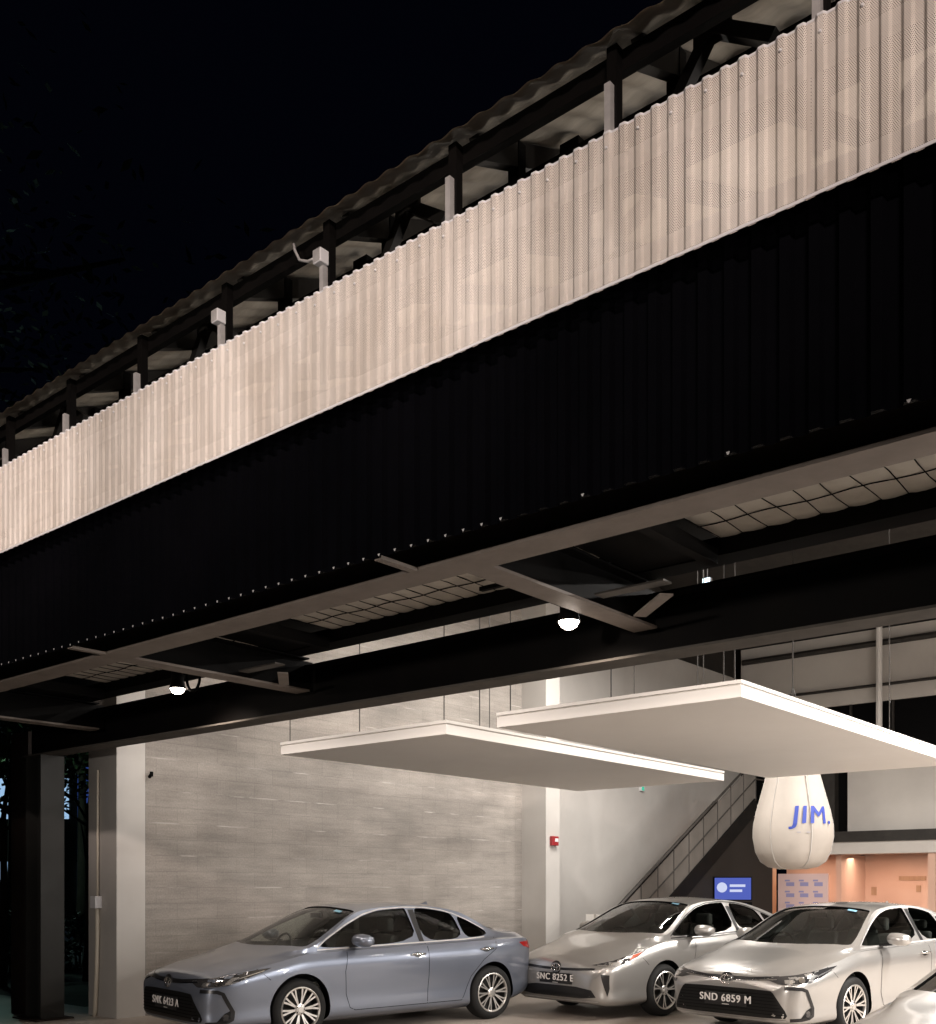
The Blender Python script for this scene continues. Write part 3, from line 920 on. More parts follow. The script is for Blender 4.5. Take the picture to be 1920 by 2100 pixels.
b.build('blue_marks', mat('pale_blue_ink', (0.30, 0.28, 0.48), .6), P)
P = empty('folding_screen', (-10.55, 15.75, 0.012)); tag(P, 'low white folding screen standing behind the silver hatchback', 'folding screen')
for k in range(3):
    b = MB(); b.bar((.05 + .12 * k, .0 + .1 * (k % 2), .55), (.17 + .12 * k, .1 - .1 * (k % 2), .55), .03, 1.15); b.build('leaf', M['panel_white'], P)
b = MB(); b.box(.45, 1.6, .02, .06, .0, 1.2); b.build('long_leaf', M['white_wall'], P)


# ------------------------------------------------------------------ cars
def pchip(xs, ys):
    xs = np.array(xs, float); ys = np.array(ys, float)
    h = np.diff(xs); d = np.diff(ys) / h
    m = np.zeros_like(xs)
    for i in range(1, len(xs) - 1):
        if d[i - 1] * d[i] > 0:
            w1 = 2 * h[i] + h[i - 1]; w2 = h[i] + 2 * h[i - 1]
            m[i] = (w1 + w2) / (w1 / d[i - 1] + w2 / d[i])
    m[0] = d[0]; m[-1] = d[-1]

    def f(x):
        x = min(max(x, xs[0]), xs[-1])
        i = min(max(int(np.searchsorted(xs, x)) - 1, 0), len(h) - 1)
        t = (x - xs[i]) / h[i]
        return float((2 * t**3 - 3 * t**2 + 1) * ys[i] + (t**3 - 2 * t**2 + t) * h[i] * m[i] + (-2 * t**3 + 3 * t**2) * ys[i + 1] + (t**3 - t**2) * h[i] * m[i + 1])
    return f


SEDAN = dict(
    L=4.63, ax=(1.09, 3.79), wr=.326,
    w=([0, .03, .08, .16, .30, .50, .93, 1.5, 3.4, 3.63, 4.0, 4.3, 4.48, 4.58, 4.63], [.60, .70, .77, .82, .86, .88, .893, .885, .887, .893, .872, .83, .77, .68, .56]),
    zb=([0, .04, .12, .3, .8, 3.8, 4.3, 4.55, 4.63], [.27, .215, .185, .17, .165, .165, .22, .30, .40]),
    zt=([0, .03, .08, .15, .30, .60, .85, .94, 1.36, 1.88, 2.1, 2.6, 3.0, 3.35, 3.6, 4.0, 4.2, 4.48, 4.57, 4.60, 4.63], [.60, .675, .725, .757, .805, .872, .925, .955, 1.185, 1.390, 1.420, 1.437, 1.428, 1.392, 1.335, 1.17, 1.105, 1.075, 1.05, .97, .84]),
    zbelt=([0, .03, .08, .15, .30, .60, .9, 1.2, 2.0, 3.2, 4.0, 4.4, 4.55, 4.63], [.54, .60, .645, .68, .725, .80, .862, .915, .94, .965, .985, .985, .93, .74]),
    y8=([0, .3, .8, 1.02, 1.20, 2.05, 2.4, 3.2, 3.45, 4.05, 4.2, 4.45, 4.63], [.30, .52, .66, .76, .805, .60, .58, .57, .58, .69, .67, .56, .36]),
    z8=([0, .03, .08, .15, .30, .60, .85, 1.05, 1.20, 2.05, 2.4, 2.7, 3.1, 3.45, 4.05, 4.2, 4.45, 4.56, 4.63], [.58, .655, .705, .735, .78, .843, .895, .940, .962, 1.350, 1.388, 1.398, 1.375, 1.315, 1.055, 1.04, 1.035, .98, .80]),
    shield=[(.985, 0), (1.005, .28), (1.07, .54), (1.17, .725), (1.25, .755), (1.93, .585), (1.98, .55), (1.91, .30), (1.885, 0)],
    back=[(3.50, 0), (3.52, .35), (3.57, .48), (3.62, .50), (4.02, .61), (4.09, .57), (4.13, .3), (4.14, 0)],
    dlo=[[(1.33, .952), (1.46, 1.040), (1.76, 1.185), (2.05, 1.300), (2.28, 1.350), (2.62, 1.368), (2.66, 1.36), (2.71, .985)],
         [(2.80, .985), (2.76, 1.366), (2.95, 1.360), (3.20, 1.325), (3.36, 1.285), (3.40, 1.0)],
         [(3.43, 1.0), (3.40, 1.272), (3.56, 1.205), (3.78, 1.085), (3.79, 1.045), (3.72, 1.02)]],
    door=[1.66, 2.79, 3.77], mirror=.46)
HATCH = dict(SEDAN)
HATCH.update(
    L=4.56, ax=(1.06, 3.76),
    zt=([0, .03, .08, .15, .30, .60, .78, .88, 1.30, 1.85, 2.1, 2.5, 3.0, 3.4, 3.9, 4.2, 4.40, 4.5, 4.54, 4.56], [.62, .70, .755, .79, .85, .93, .975, 1.005, 1.235, 1.425, 1.458, 1.475, 1.44, 1.37, 1.235, 1.15, 1.10, 1.02, .93, .82]),
    zbelt=([0, .03, .08, .15, .30, .60, .9, 1.12, 2.0, 3.2, 4.0, 4.3, 4.48, 4.56], [.55, .61, .66, .70, .755, .835, .905, .94, .965, 1.01, 1.04, 1.03, .95, .74]),
    y8=([0, .3, .75, .96, 1.12, 2.0, 2.4, 3.2, 3.45, 4.05, 4.2, 4.45, 4.56], [.30, .52, .66, .76, .80, .60, .58, .57, .57, .62, .62, .54, .36]),
    z8=([0, .03, .08, .15, .30, .60, .80, .98, 1.12, 2.0, 2.4, 2.7, 3.1, 3.5, 4.0, 4.2, 4.38, 4.5, 4.56], [.59, .67, .73, .765, .825, .900, .945, .985, 1.005, 1.385, 1.425, 1.43, 1.395, 1.32, 1.17, 1.11, 1.05, .96, .80]),
    w=([0, .03, .08, .16, .30, .50, .95, 1.5, 3.4, 3.65, 4.0, 4.3, 4.44, 4.52, 4.56], [.58, .68, .76, .81, .85, .875, .885, .88, .88, .885, .86, .82, .76, .67, .56]),
    shield=[(.925, 0), (.945, .28), (1.01, .54), (1.11, .725), (1.18, .755), (1.88, .585), (1.94, .55), (1.87, .30), (1.845, 0)],
    back=[(3.55, 0), (3.56, .35), (3.6, .46), (4.1, .52), (4.17, .48), (4.2, 0)],
    dlo=[[(1.25, .978), (1.38, 1.07), (1.70, 1.225), (2.00, 1.337), (2.26, 1.388), (2.60, 1.402), (2.64, 1.39), (2.69, 1.02)],
         [(2.78, 1.02), (2.74, 1.392), (2.95, 1.38), (3.20, 1.335), (3.40, 1.28), (3.46, 1.05)],
         [(3.50, 1.05), (3.47, 1.26), (3.62, 1.215), (3.86, 1.115), (3.80, 1.07)]],
    mirror=.42)

FR = (.0, .10, .34, .60, .84)


def curves(P):
    return {k: pchip(*P[k]) for k in ('w', 'zb', 'zt', 'zbelt', 'y8', 'z8')}


def half_section(C, x, inset=0.0):
    w = C['w'](x); zb = C['zb'](x); zt = C['zt'](x); bl = C['zbelt'](x)
    y8 = min(C['y8'](x), w * .915); z8 = min(C['z8'](x), zt - .004)
    bl = min(bl, z8 - .008)
    h = bl - zb
    pts = [(0, zb), (w * .84, zb), (w - .028, zb + FR[1] * h), (w - .022, zb + FR[2] * h), (w - .004, zb + FR[3] * h), (w, zb + FR[4] * h), (w - .045 * min(1, w), bl - .012),
           (max(w - .085, y8 + .004), bl + .004), (y8, z8), (y8 * .55, z8 + (zt - z8) * .74), (0, zt)]
    return pts


def refine(pts, sub=4):
    out = []
    n = len(pts)
    for i in range(n - 1):
        p0 = pts[max(i - 1, 0)]; p1 = pts[i]; p2 = pts[i + 1]; p3 = pts[min(i + 2, n - 1)]
        lin = i in (0, 7) or (i == 6)
        for k in range(sub):
            t = k / sub
            if lin:
                out.append((p1[0] + (p2[0] - p1[0]) * t, p1[1] + (p2[1] - p1[1]) * t)); continue
            q = []
            for a in (0, 1):
                m1 = (p2[a] - p0[a]) * .5; m2 = (p3[a] - p1[a]) * .5
                if i == 8: m1 = (p2[a] - p1[a]) * .9
                if i == 9: m2 = (p2[a] - p1[a]) if a == 0 else 0.0
                if i == 1: m1 = (p2[a] - p1[a])
                if i == 5: m2 = (p2[a] - p1[a])
                q.append((2 * t**3 - 3 * t**2 + 1) * p1[a] + (t**3 - 2 * t**2 + t) * m1 + (-2 * t**3 + 3 * t**2) * p2[a] + (t**3 - t**2) * m2)
            out.append(tuple(q))
    out.append(pts[-1])
    return out


def stations(Lc):
    s = [0, .006, .015, .03, .05, .075, .10, .13, .16, .20, .25, .30]
    x = .36
    while x < Lc - .36:
        s.append(x); x += .055
    s += [Lc - d for d in (.32, .26, .21, .17, .13, .10, .075, .05, .03, .015, .006, 0)]
    return s


def loft(rings):
    """rings: list of (x, [(y,z)...half]) -> closed solid"""
    mb = MB()
    n = None
    for x, hp in rings:
        full = [(y, z) for y, z in hp] + [(-y, z) for y, z in reversed(hp[1:-1])]
        n = len(full)
        mb.v += [(x, y, z) for y, z in full]
    k = len(rings)
    for i in range(k - 1):
        for j in range(n):
            mb.f.append((i * n + j, i * n + (j + 1) % n, (i + 1) * n + (j + 1) % n, (i + 1) * n + j)); mb.mi.append(0)
    mb.f.append(tuple(range(n))); mb.mi.append(0)
    mb.f.append(tuple((k - 1) * n + j for j in reversed(range(n)))); mb.mi.append(0)
    return mb


def boolean(o, cutters, tmp_mats):
    for c in cutters:
        md = o.modifiers.new('cut', 'BOOLEAN'); md.operation = 'DIFFERENCE'; md.object = c; md.solver = 'EXACT'
        try: md.material_mode = 'TRANSFER'
        except Exception: pass
    dg = bpy.context.evaluated_depsgraph_get(); dg.update()
    me = bpy.data.meshes.new_from_object(o.evaluated_get(dg))
    o.modifiers.clear()
    o.data = me
    for c in cutters: bpy.data.objects.remove(c)


def prism(poly, axis, a, b, m):
    mb = MB(); n = len(poly)
    for t in (a, b):
        for p, q in poly:
            mb.v.append((p, t, q) if axis == 'y' else (p, q, t) if axis == 'z' else (t, p, q))
    mb.f.append(tuple(range(n))); mb.mi.append(0)
    mb.f.append(tuple(range(2 * n - 1, n - 1, -1))); mb.mi.append(0)
    for i in range(n):
        mb.f.append((i, (i + 1) % n, n + (i + 1) % n, n + i)); mb.mi.append(0)
    return mb.build('cutter', m)


def inside(pt, poly):
    x, y = pt; c = False
    n = len(poly)
    for i in range(n):
        x1, y1 = poly[i]; x2, y2 = poly[(i + 1) % n]
        if (y1 > y) != (y2 > y) and x < (x2 - x1) * (y - y1) / (y2 - y1) + x1: c = not c
    return c


def densify(poly, step):
    out = []
    n = len(poly)
    for i in range(n):
        a = poly[i]; b = poly[(i + 1) % n]
        k = max(1, int(math.hypot(b[0] - a[0], b[1] - a[1]) / step))
        for j in range(k): out.append((a[0] + (b[0] - a[0]) * j / k, a[1] + (b[1] - a[1]) * j / k))
    return out


def curve_poly(poly, it=2, keep=()):
    """Chaikin rounding of a closed polygon"""
    for _ in range(it):
        out = []
        n = len(poly)
        for i in range(n):
            a = poly[i]; b = poly[(i + 1) % n]
            out += [(a[0] * .8 + b[0] * .2, a[1] * .8 + b[1] * .2), (a[0] * .2 + b[0] * .8, a[1] * .2 + b[1] * .8)]
        poly = out
    return poly


class Proj:
    """lays 2-D outlines on the car skin along a fixed direction"""
    def __init__(self, bvh, origin, u, v, d):
        self.b = bvh; self.o = Vector(origin); self.u = Vector(u); self.v = Vector(v); self.d = Vector(d).normalized()

    def pt(self, p, off):
        o = self.o + self.u * p[0] + self.v * p[1]
        h = self.b.ray_cast(o, self.d, 6.0)
        if h[0] is None: return None
        return h[0] - self.d * off

    def patch(self, poly, off, step=.05, thick=0.0):
        bd = densify(poly, step)
        xs = [p[0] for p in bd]; ys = [p[1] for p in bd]
        pts = list(bd)
        x = min(xs) + step * .5
        while x < max(xs):
            y = min(ys) + step * .5
            while y < max(ys):
                if inside((x, y), poly) and min((x - p[0])**2 + (y - p[1])**2 for p in bd) > (step * .45)**2: pts.append((x, y))
                y += step
            x += step
        nb = len(bd)
        vs, es, fs, *_ = delaunay_2d_cdt([Vector(p) for p in pts], [(i, (i + 1) % nb) for i in range(nb)], [], 1, 1e-6)
        mb = MB(); ok = []
        for p in vs:
            q = self.pt((p.x, p.y), off)
            ok.append(q is not None)
            mb.v.append(tuple(q) if q is not None else (0, 0, 0))
        for f in fs:
            if all(ok[i] for i in f): mb.f.append(tuple(f)); mb.mi.append(0)
        return mb

    def stroke(self, line, width, off, step=.04):
        """a ribbon of given width following an open 2-D line"""
        pts = []
        for a, b in zip(line[:-1], line[1:]):
            k = max(1, int(math.hypot(b[0] - a[0], b[1] - a[1]) / step))
            for j in range(k): pts.append((a[0] + (b[0] - a[0]) * j / k, a[1] + (b[1] - a[1]) * j / k))
        pts.append(line[-1])
        mb = MB(); prev = None
        for i, p in enumerate(pts):
            a = pts[max(i - 1, 0)]; b = pts[min(i + 1, len(pts) - 1)]
            dx, dy = b[0] - a[0], b[1] - a[1]; l = math.hypot(dx, dy) or 1
            nx, ny = -dy / l * width / 2, dx / l * width / 2
            q1 = self.pt((p[0] + nx, p[1] + ny), off); q2 = self.pt((p[0] - nx, p[1] - ny), off)
            if q1 is None or q2 is None: prev = None; continue
            k = len(mb.v); mb.v += [tuple(q1), tuple(q2)]
            if prev is not None: mb.f.append((prev, prev + 1, k + 1, k)); mb.mi.append(0)
            prev = k
        return mb


def merge(*mbs):
    out = MB()
    for m_ in mbs:
        k = len(out.v); out.v += m_.v
        out.f += [tuple(i + k for i in f) for f in m_.f]; out.mi += m_.mi
    return out


def clean(name, mb, m, parent, smooth=True, weld=True):
    used = sorted({i for f in mb.f for i in f}); mp = {i: k for k, i in enumerate(used)}
    o2 = MB(); o2.v = [mb.v[i] for i in used]; o2.f = [tuple(mp[i] for i in f) for f in mb.f]; o2.mi = mb.mi
    return o2.build(name, m, parent, smooth=smooth)


def make_wheel(car, x, y, r, style):
    sgn = -1 if y < 0 else 1
    W_ = MB()
    rr = r; ri = .236
    W_.lathe([(ri, -.105), (ri + .03, -.112), (rr - .035, -.108), (rr - .008, -.085), (rr, -.06), (rr, .06), (rr - .008, .085), (rr - .035, .108), (ri + .03, .112), (ri, .105)], 56, 'y')
    w = W_.build('wheel', M['rubber'], car, smooth=True, loc=(x, y, r))
    rm = MB()
    s = sgn
    # barrel, lip, dark bowl
    rm.lathe([(ri + .004, s * .107), (ri - .006, s * .112), (ri - .016, s * .104), (ri - .018, s * .08)], 48, 'y', 0)
    rm.lathe([(ri - .018, s * .08), (ri - .03, s * .0), (ri - .03, -s * .1)], 48, 'y', 1)
    rm.lathe([(ri - .03, s * .01), (.05, s * .015), (.0, s * .015)], 48, 'y', 1)
    # brake disc
    rm.lathe([(.15, s * .022), (.155, s * .018), (.06, s * .022)], 32, 'y', 2)
    ns = 10 if style == 'sedan' else 7
    for k in range(ns):
        a = 2 * math.pi * k / ns + .1
        for dd in ((-.052, .052) if style == 'sedan' else (-.03, .09)):
            r0, r1 = .045, ri - .012
            a0_, a1_ = a + dd * .5, a + dd * 2.2
            hw0, hw1 = .0075, .0105
            pts = []
            for (rad, an, hw, yy) in ((r0, a0_, hw0, s * .085), ((r0 + r1) * .55, a + dd * 1.45, .0088, s * .096), (r1, a1_, hw1, s * .102)):
                c_, s_ = math.cos(an), math.sin(an)
                pts.append(((c_ * rad - s_ * hw, yy, s_ * rad + c_ * hw), (c_ * rad + s_ * hw, yy, s_ * rad - c_ * hw)))
            vs = []
            for (p, q) in pts:
                vs += [p, q, (q[0], q[1] - s * .028, q[2]), (p[0], p[1] - s * .028, p[2])]
            fs = []
            for i in range(2):
                o_ = i * 4
                fs += [(o_, o_ + 1, o_ + 5, o_ + 4)]
            rm.add(vs, fs, 0)
            fs = []
            for i in range(2):
                o_ = i * 4
                fs += [(o_ + 1, o_ + 2, o_ + 6, o_ + 5), (o_ + 3, o_, o_ + 4, o_ + 7)]
            rm.add(vs, fs, 1)
    rm.lathe([(.062, s * .07), (.062, s * .088), (.055, s * .094), (.034, s * .096), (.03, s * .102), (.0, s * .103)], 24, 'y', 0)
    for k in range(5):
        a = 2 * math.pi * k / 5
        rm.lathe([(.0, s * .099), (.007, s * .098), (.008, s * .09)], 8, 'y', 1, (.047 * math.cos(a), 0, .047 * math.sin(a)))
    rim = rm.build('rim', [M['alloy'], M['alloydark'], M['dark_steel']], w)
    smooth_by_angle(rim, 40)
    return w


def ring_emblem(mb, cy, cz, ry, rz, t, x):
    n = 28
    pts = [(x, cy + ry * math.cos(2 * math.pi * k / n), cz + rz * math.sin(2 * math.pi * k / n)) for k in range(n + 1)]
    mb.tube(pts, t, 6, cap=False)


def make_car(style, paint_m, plate, origin, heading, label, one_mirror=False):
    P = SEDAN if style == 'sedan' else HATCH
    C = curves(P)
    name = 'parked_car'
    car = empty(name)
    tag(car, label, 'car', 'cars parked in the showroom')
    rings = [(x, refine(half_section(C, x))) for x in stations(P['L'])]
    body = loft(rings).build('body', [paint_m], car)
    bm = bmesh.new(); bm.from_mesh(body.data); bvh = BVHTree.FromBMesh(bm); bm.free()
    # ---- cut wheel arches, cabin and window openings
    dark = M['plastic']
    cuts = []
    for ax in P['ax']:
        for s in (-1, 1):
            mb = MB(); mb.lathe([(.0, s * .62), (.368, s * .62), (.368, s * 1.2), (.0, s * 1.2)], 48, 'y', 0, (ax, 0, P['wr'] + .012))
            bmm = mb.build('cutter', M['black'])
            b2 = bmesh.new(); b2.from_mesh(bmm.data); bmesh.ops.remove_doubles(b2, verts=b2.verts, dist=1e-5); bmesh.ops.recalc_face_normals(b2, faces=b2.faces); b2.to_mesh(bmm.data); b2.free()
            cuts.append(bmm)
    # cabin cavity
    cr = []
    x = .98
    while x <= 4.22:
        hs = half_section(C, x)
        w7 = hs[7][0] - .03; y8, z8 = hs[8]; zt = hs[10][1]
        t = .036
        y8i = min(y8 - .03, w7 - .002)
        zr = max(z8 - t, .62)
        cr.append((x, [(0, .5), (w7 * .97, .5), (w7, .75), (w7, max(.80, min(hs[7][1] - .01, zr - .02))), (y8i, zr), (y8i * .55, max(hs[9][1] - t, .63)), (0, max(zt - t, .64))]))
        x += .06
    cuts.append(loft(cr).build('cutter', M['cabin']))
    for poly in P['dlo']:
        pl = curve_poly(poly, 2)
        for s in (-1, 1):
            cuts.append(prism(pl, 'y', s * .42, s * 1.2, M['trimblack']))
    for key in ('shield', 'back'):
        half = P[key]
        full = half + [(x_, -y_) for x_, y_ in reversed(half) if y_ > 0]
        cuts.append(prism(curve_poly(full, 1), 'z', .90 if key == 'shield' else 1.0, 1.7, M['trimblack']))
    boolean(body, cuts, None)
    smooth_by_angle(body, 32)
    # ---- projections
    SL_ = Proj(bvh, (0, -2, 0), (1, 0, 0), (0, 0, 1), (0, 1, 0))       # visible left side
    SR_ = Proj(bvh, (0, 2, 0), (1, 0, 0), (0, 0, 1), (0, -1, 0))
    F_ = Proj(bvh, (-1, 0, 0), (0, 1, 0), (0, 0, 1), (1, 0, 0))
    T_ = Proj(bvh, (0, 0, 3), (1, 0, 0), (0, 1, 0), (0, 0, -1))
    RE_ = Proj(bvh, (6, 0, 0), (0, 1, 0), (0, 0, 1), (-1, 0, 0))
    # ---- glazing
    for key, nm in (('shield', 'windscreen'), ('back', 'rear_window')):
        half = P[key]; full = half + [(x_, -y_) for x_, y_ in reversed(half) if y_ > 0]
        cx = sum(p[0] for p in full) / len(full)
        big = [(cx + (p[0] - cx) * 1.03, p[1] * 1.02) for p in curve_poly(full, 1)]
        clean(nm, T_.patch(big, -.012, .09), M['glass'], car)
    for poly in P['dlo']:
        cx = sum(p[0] for p in poly) / len(poly); cz = sum(p[1] for p in poly) / len(poly)
        big = [(cx + (p[0] - cx) * 1.03, cz + (p[1] - cz) * 1.03) for p in curve_poly(poly, 2)]
        for pr in (SL_, SR_):
            clean('window', pr.patch(big, -.014, .08), M['glass'], car)
    # bright line round the side glass
    out = P['dlo'][0][:6] + P['dlo'][1][2:5] + P['dlo'][2][2:4]
    for pr in (SL_, SR_):
        low = [P['dlo'][0][0], P['dlo'][0][-1], P['dlo'][1][-1], P['dlo'][2][-1]]
        low = [(a, b - .012) for a, b in low]
        tr = merge(pr.stroke([(a, b + .012) for a, b in out], .014, .003), pr.stroke(low, .014, .003))
        clean('window_trim', tr, M['galv'] if style == 'sedan' else M['plastic'], car)
        bp = pr.patch([(P['dlo'][0][-1][0] + .01, .985), (P['dlo'][0][-1][0] - .022, 1.352), (P['dlo'][1][1][0] + .012, 1.352), (P['dlo'][1][0][0] - .01, .985)], .002, .08)
        clean('door_pillar', bp, M['plastic'], car)
    # ---- door seams, sill line, handles
    d0, d1, d2 = P['door']
    for pr in (SL_, SR_):
        s1 = pr.stroke([(d0 + .02, .91), (d0 - .02, .70), (d0 - .0, .45), (d0 + .05, .30), (d0 + .12, .27)], .007, .0015)
        s2 = pr.stroke([(d1, .97), (d1 + .005, .6), (d1 - .01, .27)], .007, .0015)
        s3 = pr.stroke([(d2 + .10, 1.0), (d2 + .06, .86), (d2 - .14, .74), (d2 - .33, .55), (d2 - .42, .36), (d2 - .47, .27)], .007, .0015)
        s4 = pr.stroke([(d0 + .12, .27), (d2 - .47, .27)], .007, .0015)
        s5 = pr.stroke([(.58, .78), (.66, .71), (.72, .66)], .006, .0015)
        s6 = pr.stroke([(1.05, .862), (1.40, .915)], .006, .0015)
        for s_ in (s1, s2, s3, s4, s5): clean('door_seam', s_, M['trimblack'], car)
    for s in (-1, 1):
        for hx in (d1 - .16, d2 + -.10):
            pr = SL_ if s < 0 else SR_
            hz = .845 if hx < 3 else .865
            p = pr.pt((hx, hz), 0)
            h = MB()
            h.tube([(hx - .10, p.y, hz), (hx - .085, p.y + s * .03, hz + .002), (hx, p.y + s * .036, hz + .004), (hx + .085, p.y + s * .03, hz + .002), (hx + .10, p.y, hz)], [.010, .013, .014, .013, .010], 8)
            ho = h.build('door_handle', M['chrome'] if style == 'sedan' else paint_m, car, smooth=True)
            clean('handle_recess', pr.patch([(hx - .05 + .05 * math.cos(a) * 1.2 + .05, hz - .005 + .03 * math.sin(a)) for a in [i * .5236 for i in range(12)]], .002, .03), M['plastic'], ho)
        # mirror
        mx = P['dlo'][0][0][0] + P['mirror']; mz = P['dlo'][0][0][1] + .075
        mm = MB()
        ring = []
        secs = [(0.0, .55, .6), (.03, .9, .92), (.10, 1.0, 1.0), (.17, .92, .9), (.215, .6, .62), (.225, .2, .3)]
        nn = 16
        for (dy, a_, b_) in secs:
            for k in range(nn):
                an = 2 * math.pi * k / nn
                mm.v.append((mx - .02 + .10 * a_ * math.cos(an) + dy * .15, s * (.90 + dy), mz + .074 * b_ * math.sin(an) + .012 - .05 * dy))
        for i in range(len(secs) - 1):
            for k in range(nn):
                mm.f.append((i * nn + k, i * nn + (k + 1) % nn, (i + 1) * nn + (k + 1) % nn, (i + 1) * nn + k)); mm.mi.append(0)
        mm.f.append(tuple(range(nn))); mm.mi.append(0); mm.f.append(tuple(range((len(secs) - 1) * nn, len(secs) * nn))); mm.mi.append(0)
        if s > 0 and one_mirror: continue
        mo = mm.build('wing_mirror', paint_m, car, smooth=True)
        st = MB(); st.bar((mx, s * .80, mz - .065), (mx - .01, s * .95, mz - .045), .09, .03); st.build('mirror_stalk', M['plastic'], mo)
        st = MB(); st.add([(mx + .068, s * .93, mz - .035), (mx + .085, s * 1.09, mz - .04), (mx + .085, s * 1.09, mz + .045), (mx + .068, s * .93, mz + .05)], [(0, 1, 2, 3)]); st.build('mirror_glass', M['chrome'], mo)
    # mudguard rims of the arches (thin dark lip) come from the cut itself
    # ---- front
    if style == 'sedan':
        gr = F_.patch(curve_poly([(-.54, .545), (.54, .545), (.59, .51), (.72, .30), (.69, .250), (-.69, .250), (-.72, .30), (-.59, .51)], 1), .004, .05)
        grille = clean('grille', gr, M['grille'], car)
        bars = [F_.stroke([(-.57 - k * .020, .50 - .034 * k), (.57 + k * .020, .50 - .034 * k)], .007, .010) for k in range(0, 7)]
        clean('grille_slats', merge(*bars), M['trimblack'], grille)
        ug = merge(F_.patch([(-.60, .650), (-.30, .630), (-.10, .622), (.10, .622), (.30, .630), (.60, .650), (.58, .690), (.28, .668), (-.28, .668), (-.58, .690)], .003, .04))
        clean('upper_grille', ug, M['plastic'], car)
        clean('chrome_strip', merge(F_.stroke([(-.58, .656), (-.30, .637), (-.12, .629)], .007, .007), F_.stroke([(.12, .629), (.30, .637), (.58, .656)], .007, .007)), M['chrome'], car)
        for s in (-1, 1):
            # corner intake: C-shaped dark blade with fog lamp
            D = Vector((1, -s, 0)).normalized(); U = Vector((1, s, 0)).normalized()
            pr = Proj(bvh, (-1, s * 2, 0), (U.x, U.y, 0), (0, 0, 1), D)
            q2 = math.sqrt(.5); base = -1 * U.x + s * 2 * U.y
            def S2(t, z): return (t * q2 - base, z)
            ln = [S2(.72, .574), S2(.86, .572), S2(.98, .566), S2(1.05, .545), S2(1.10, .46), S2(1.16, .36), S2(1.155, .285), S2(1.10, .262), S2(.98, .248), S2(.80, .243)]
            cb = clean('corner_blade', pr.stroke(ln, .036, .005, .025), M['plastic'], car)
            clean('fog_recess', pr.patch([S2(.96, .262), S2(1.06, .345), S2(1.15, .38), S2(1.15, .28), S2(1.08, .256)], .004, .03), M['grille'], cb)
            clean('fog_lamp', pr.patch([S2(1.075 + .045 * math.cos(a), .306 + .034 * math.sin(a)) for a in [i * math.pi / 8 for i in range(16)]], .008, .03), M['lampglass'], cb)
        lip = F_.stroke([(-.70, .232), (-.4, .222), (0, .220), (.4, .222), (.70, .232)], .016, .010)
        clean('bumper_lip', lip, M['galv'], car)
        # headlights, laid on along the diagonal so they wrap round the corners
        for s in (-1, 1):
            D = Vector((1, -s, 0)).normalized(); U = Vector((1, s, 0)).normalized()
            pr = Proj(bvh, (-1, s * 2, 0), (U.x, U.y, 0), (0, 0, 1), D)
            base = -1 * U.x + s * 2 * U.y
            def q(x_, y_): return (x_ * U.x + y_ * s * U.y * s * s - base)
            # corner points as (x, |y|, z)
            def P2(x_, ya, z_): return ((x_ * U.x + (s * ya) * U.y) - base, z_)
            hl = [P2(.09, .42, .655), P2(.11, .54, .612), P2(.18, .70, .606), P2(.30, .81, .628), P2(.46, .845, .680), P2(.62, .85, .734), P2(.78, .83, .786), P2(.60, .81, .770), P2(.42, .78, .742), P2(.22, .69, .706), P2(.12, .52, .682)]
            ho = clean('headlight', pr.patch(hl, .004, .035), M['lampglass'], car)
            bits = merge(pr.patch([P2(.135, .60, .622), P2(.17, .67, .620), P2(.18, .68, .664), P2(.14, .60, .656)], .008, .03),
                         pr.patch([P2(.28, .79, .640), P2(.33, .815, .652), P2(.42, .825, .705), P2(.34, .80, .705)], .008, .03),
                         pr.stroke([P2(.40, .83, .690), P2(.55, .84, .728), P2(.70, .83, .760)], .008, .009, .02),
                         pr.stroke([P2(.14, .62, .614), P2(.24, .755, .618), P2(.40, .835, .664)], .006, .009, .02))
            clean('reflector', bits, M['lampsilver'], ho)
            eye = pr.patch([P2(.235 + .03 * math.cos(a), .745 + .02 * math.cos(a), .655 + .03 * math.sin(a)) for a in [i * math.pi / 6 for i in range(12)]], .009, .02)
            clean('projector_lens', eye, M['chrome'], ho)
        ez, pz, px_ = .625, .415, 0
    else:
        ug = F_.patch(curve_poly([(-.62, .640), (-.30, .625), (0, .618), (.30, .625), (.62, .640), (.60, .612), (.28, .590), (-.28, .590), (-.60, .612)], 1), .004, .04)
        clean('grille', ug, M['plastic'], car)
        lg = F_.patch(curve_poly([(-.56, .40), (.56, .40), (.66, .26), (-.66, .26)], 1), .004, .05)
        clean('lower_grille', lg, M['plastic'], car)
        for s in (-1, 1):
            v = F_.patch([(s * .70, .57), (s * .785, .56), (s * .775, .40), (s * .755, .30)], .006, .03)
            clean('corner_vent', v, M['plastic'], car)
            D = Vector((1, -s, 0)).normalized(); U = Vector((1, s, 0)).normalized()
            pr = Proj(bvh, (-1, s * 2, 0), (U.x, U.y, 0), (0, 0, 1), D)
            base = -1 * U.x + s * 2 * U.y
            def P2(x_, ya, z_): return ((x_ * U.x + (s * ya) * U.y) - base, z_)
            hl = [P2(.12, .48, .672), P2(.20, .72, .662), P2(.34, .81, .690), P2(.56, .83, .770), P2(.78, .80, .862), P2(.50, .78, .795), P2(.25, .68, .725)]
            ho = clean('headlight', pr.patch(hl, .004, .035), M['lampglass'], car)
            clean('reflector', merge(pr.patch([P2(.20, .70, .672), P2(.30, .78, .690), P2(.34, .79, .725), P2(.24, .71, .710)], .009, .03), pr.stroke([P2(.14, .55, .675), P2(.21, .72, .668), P2(.30, .78, .684)], .01, .01, .02)), M['lampsilver'], ho)
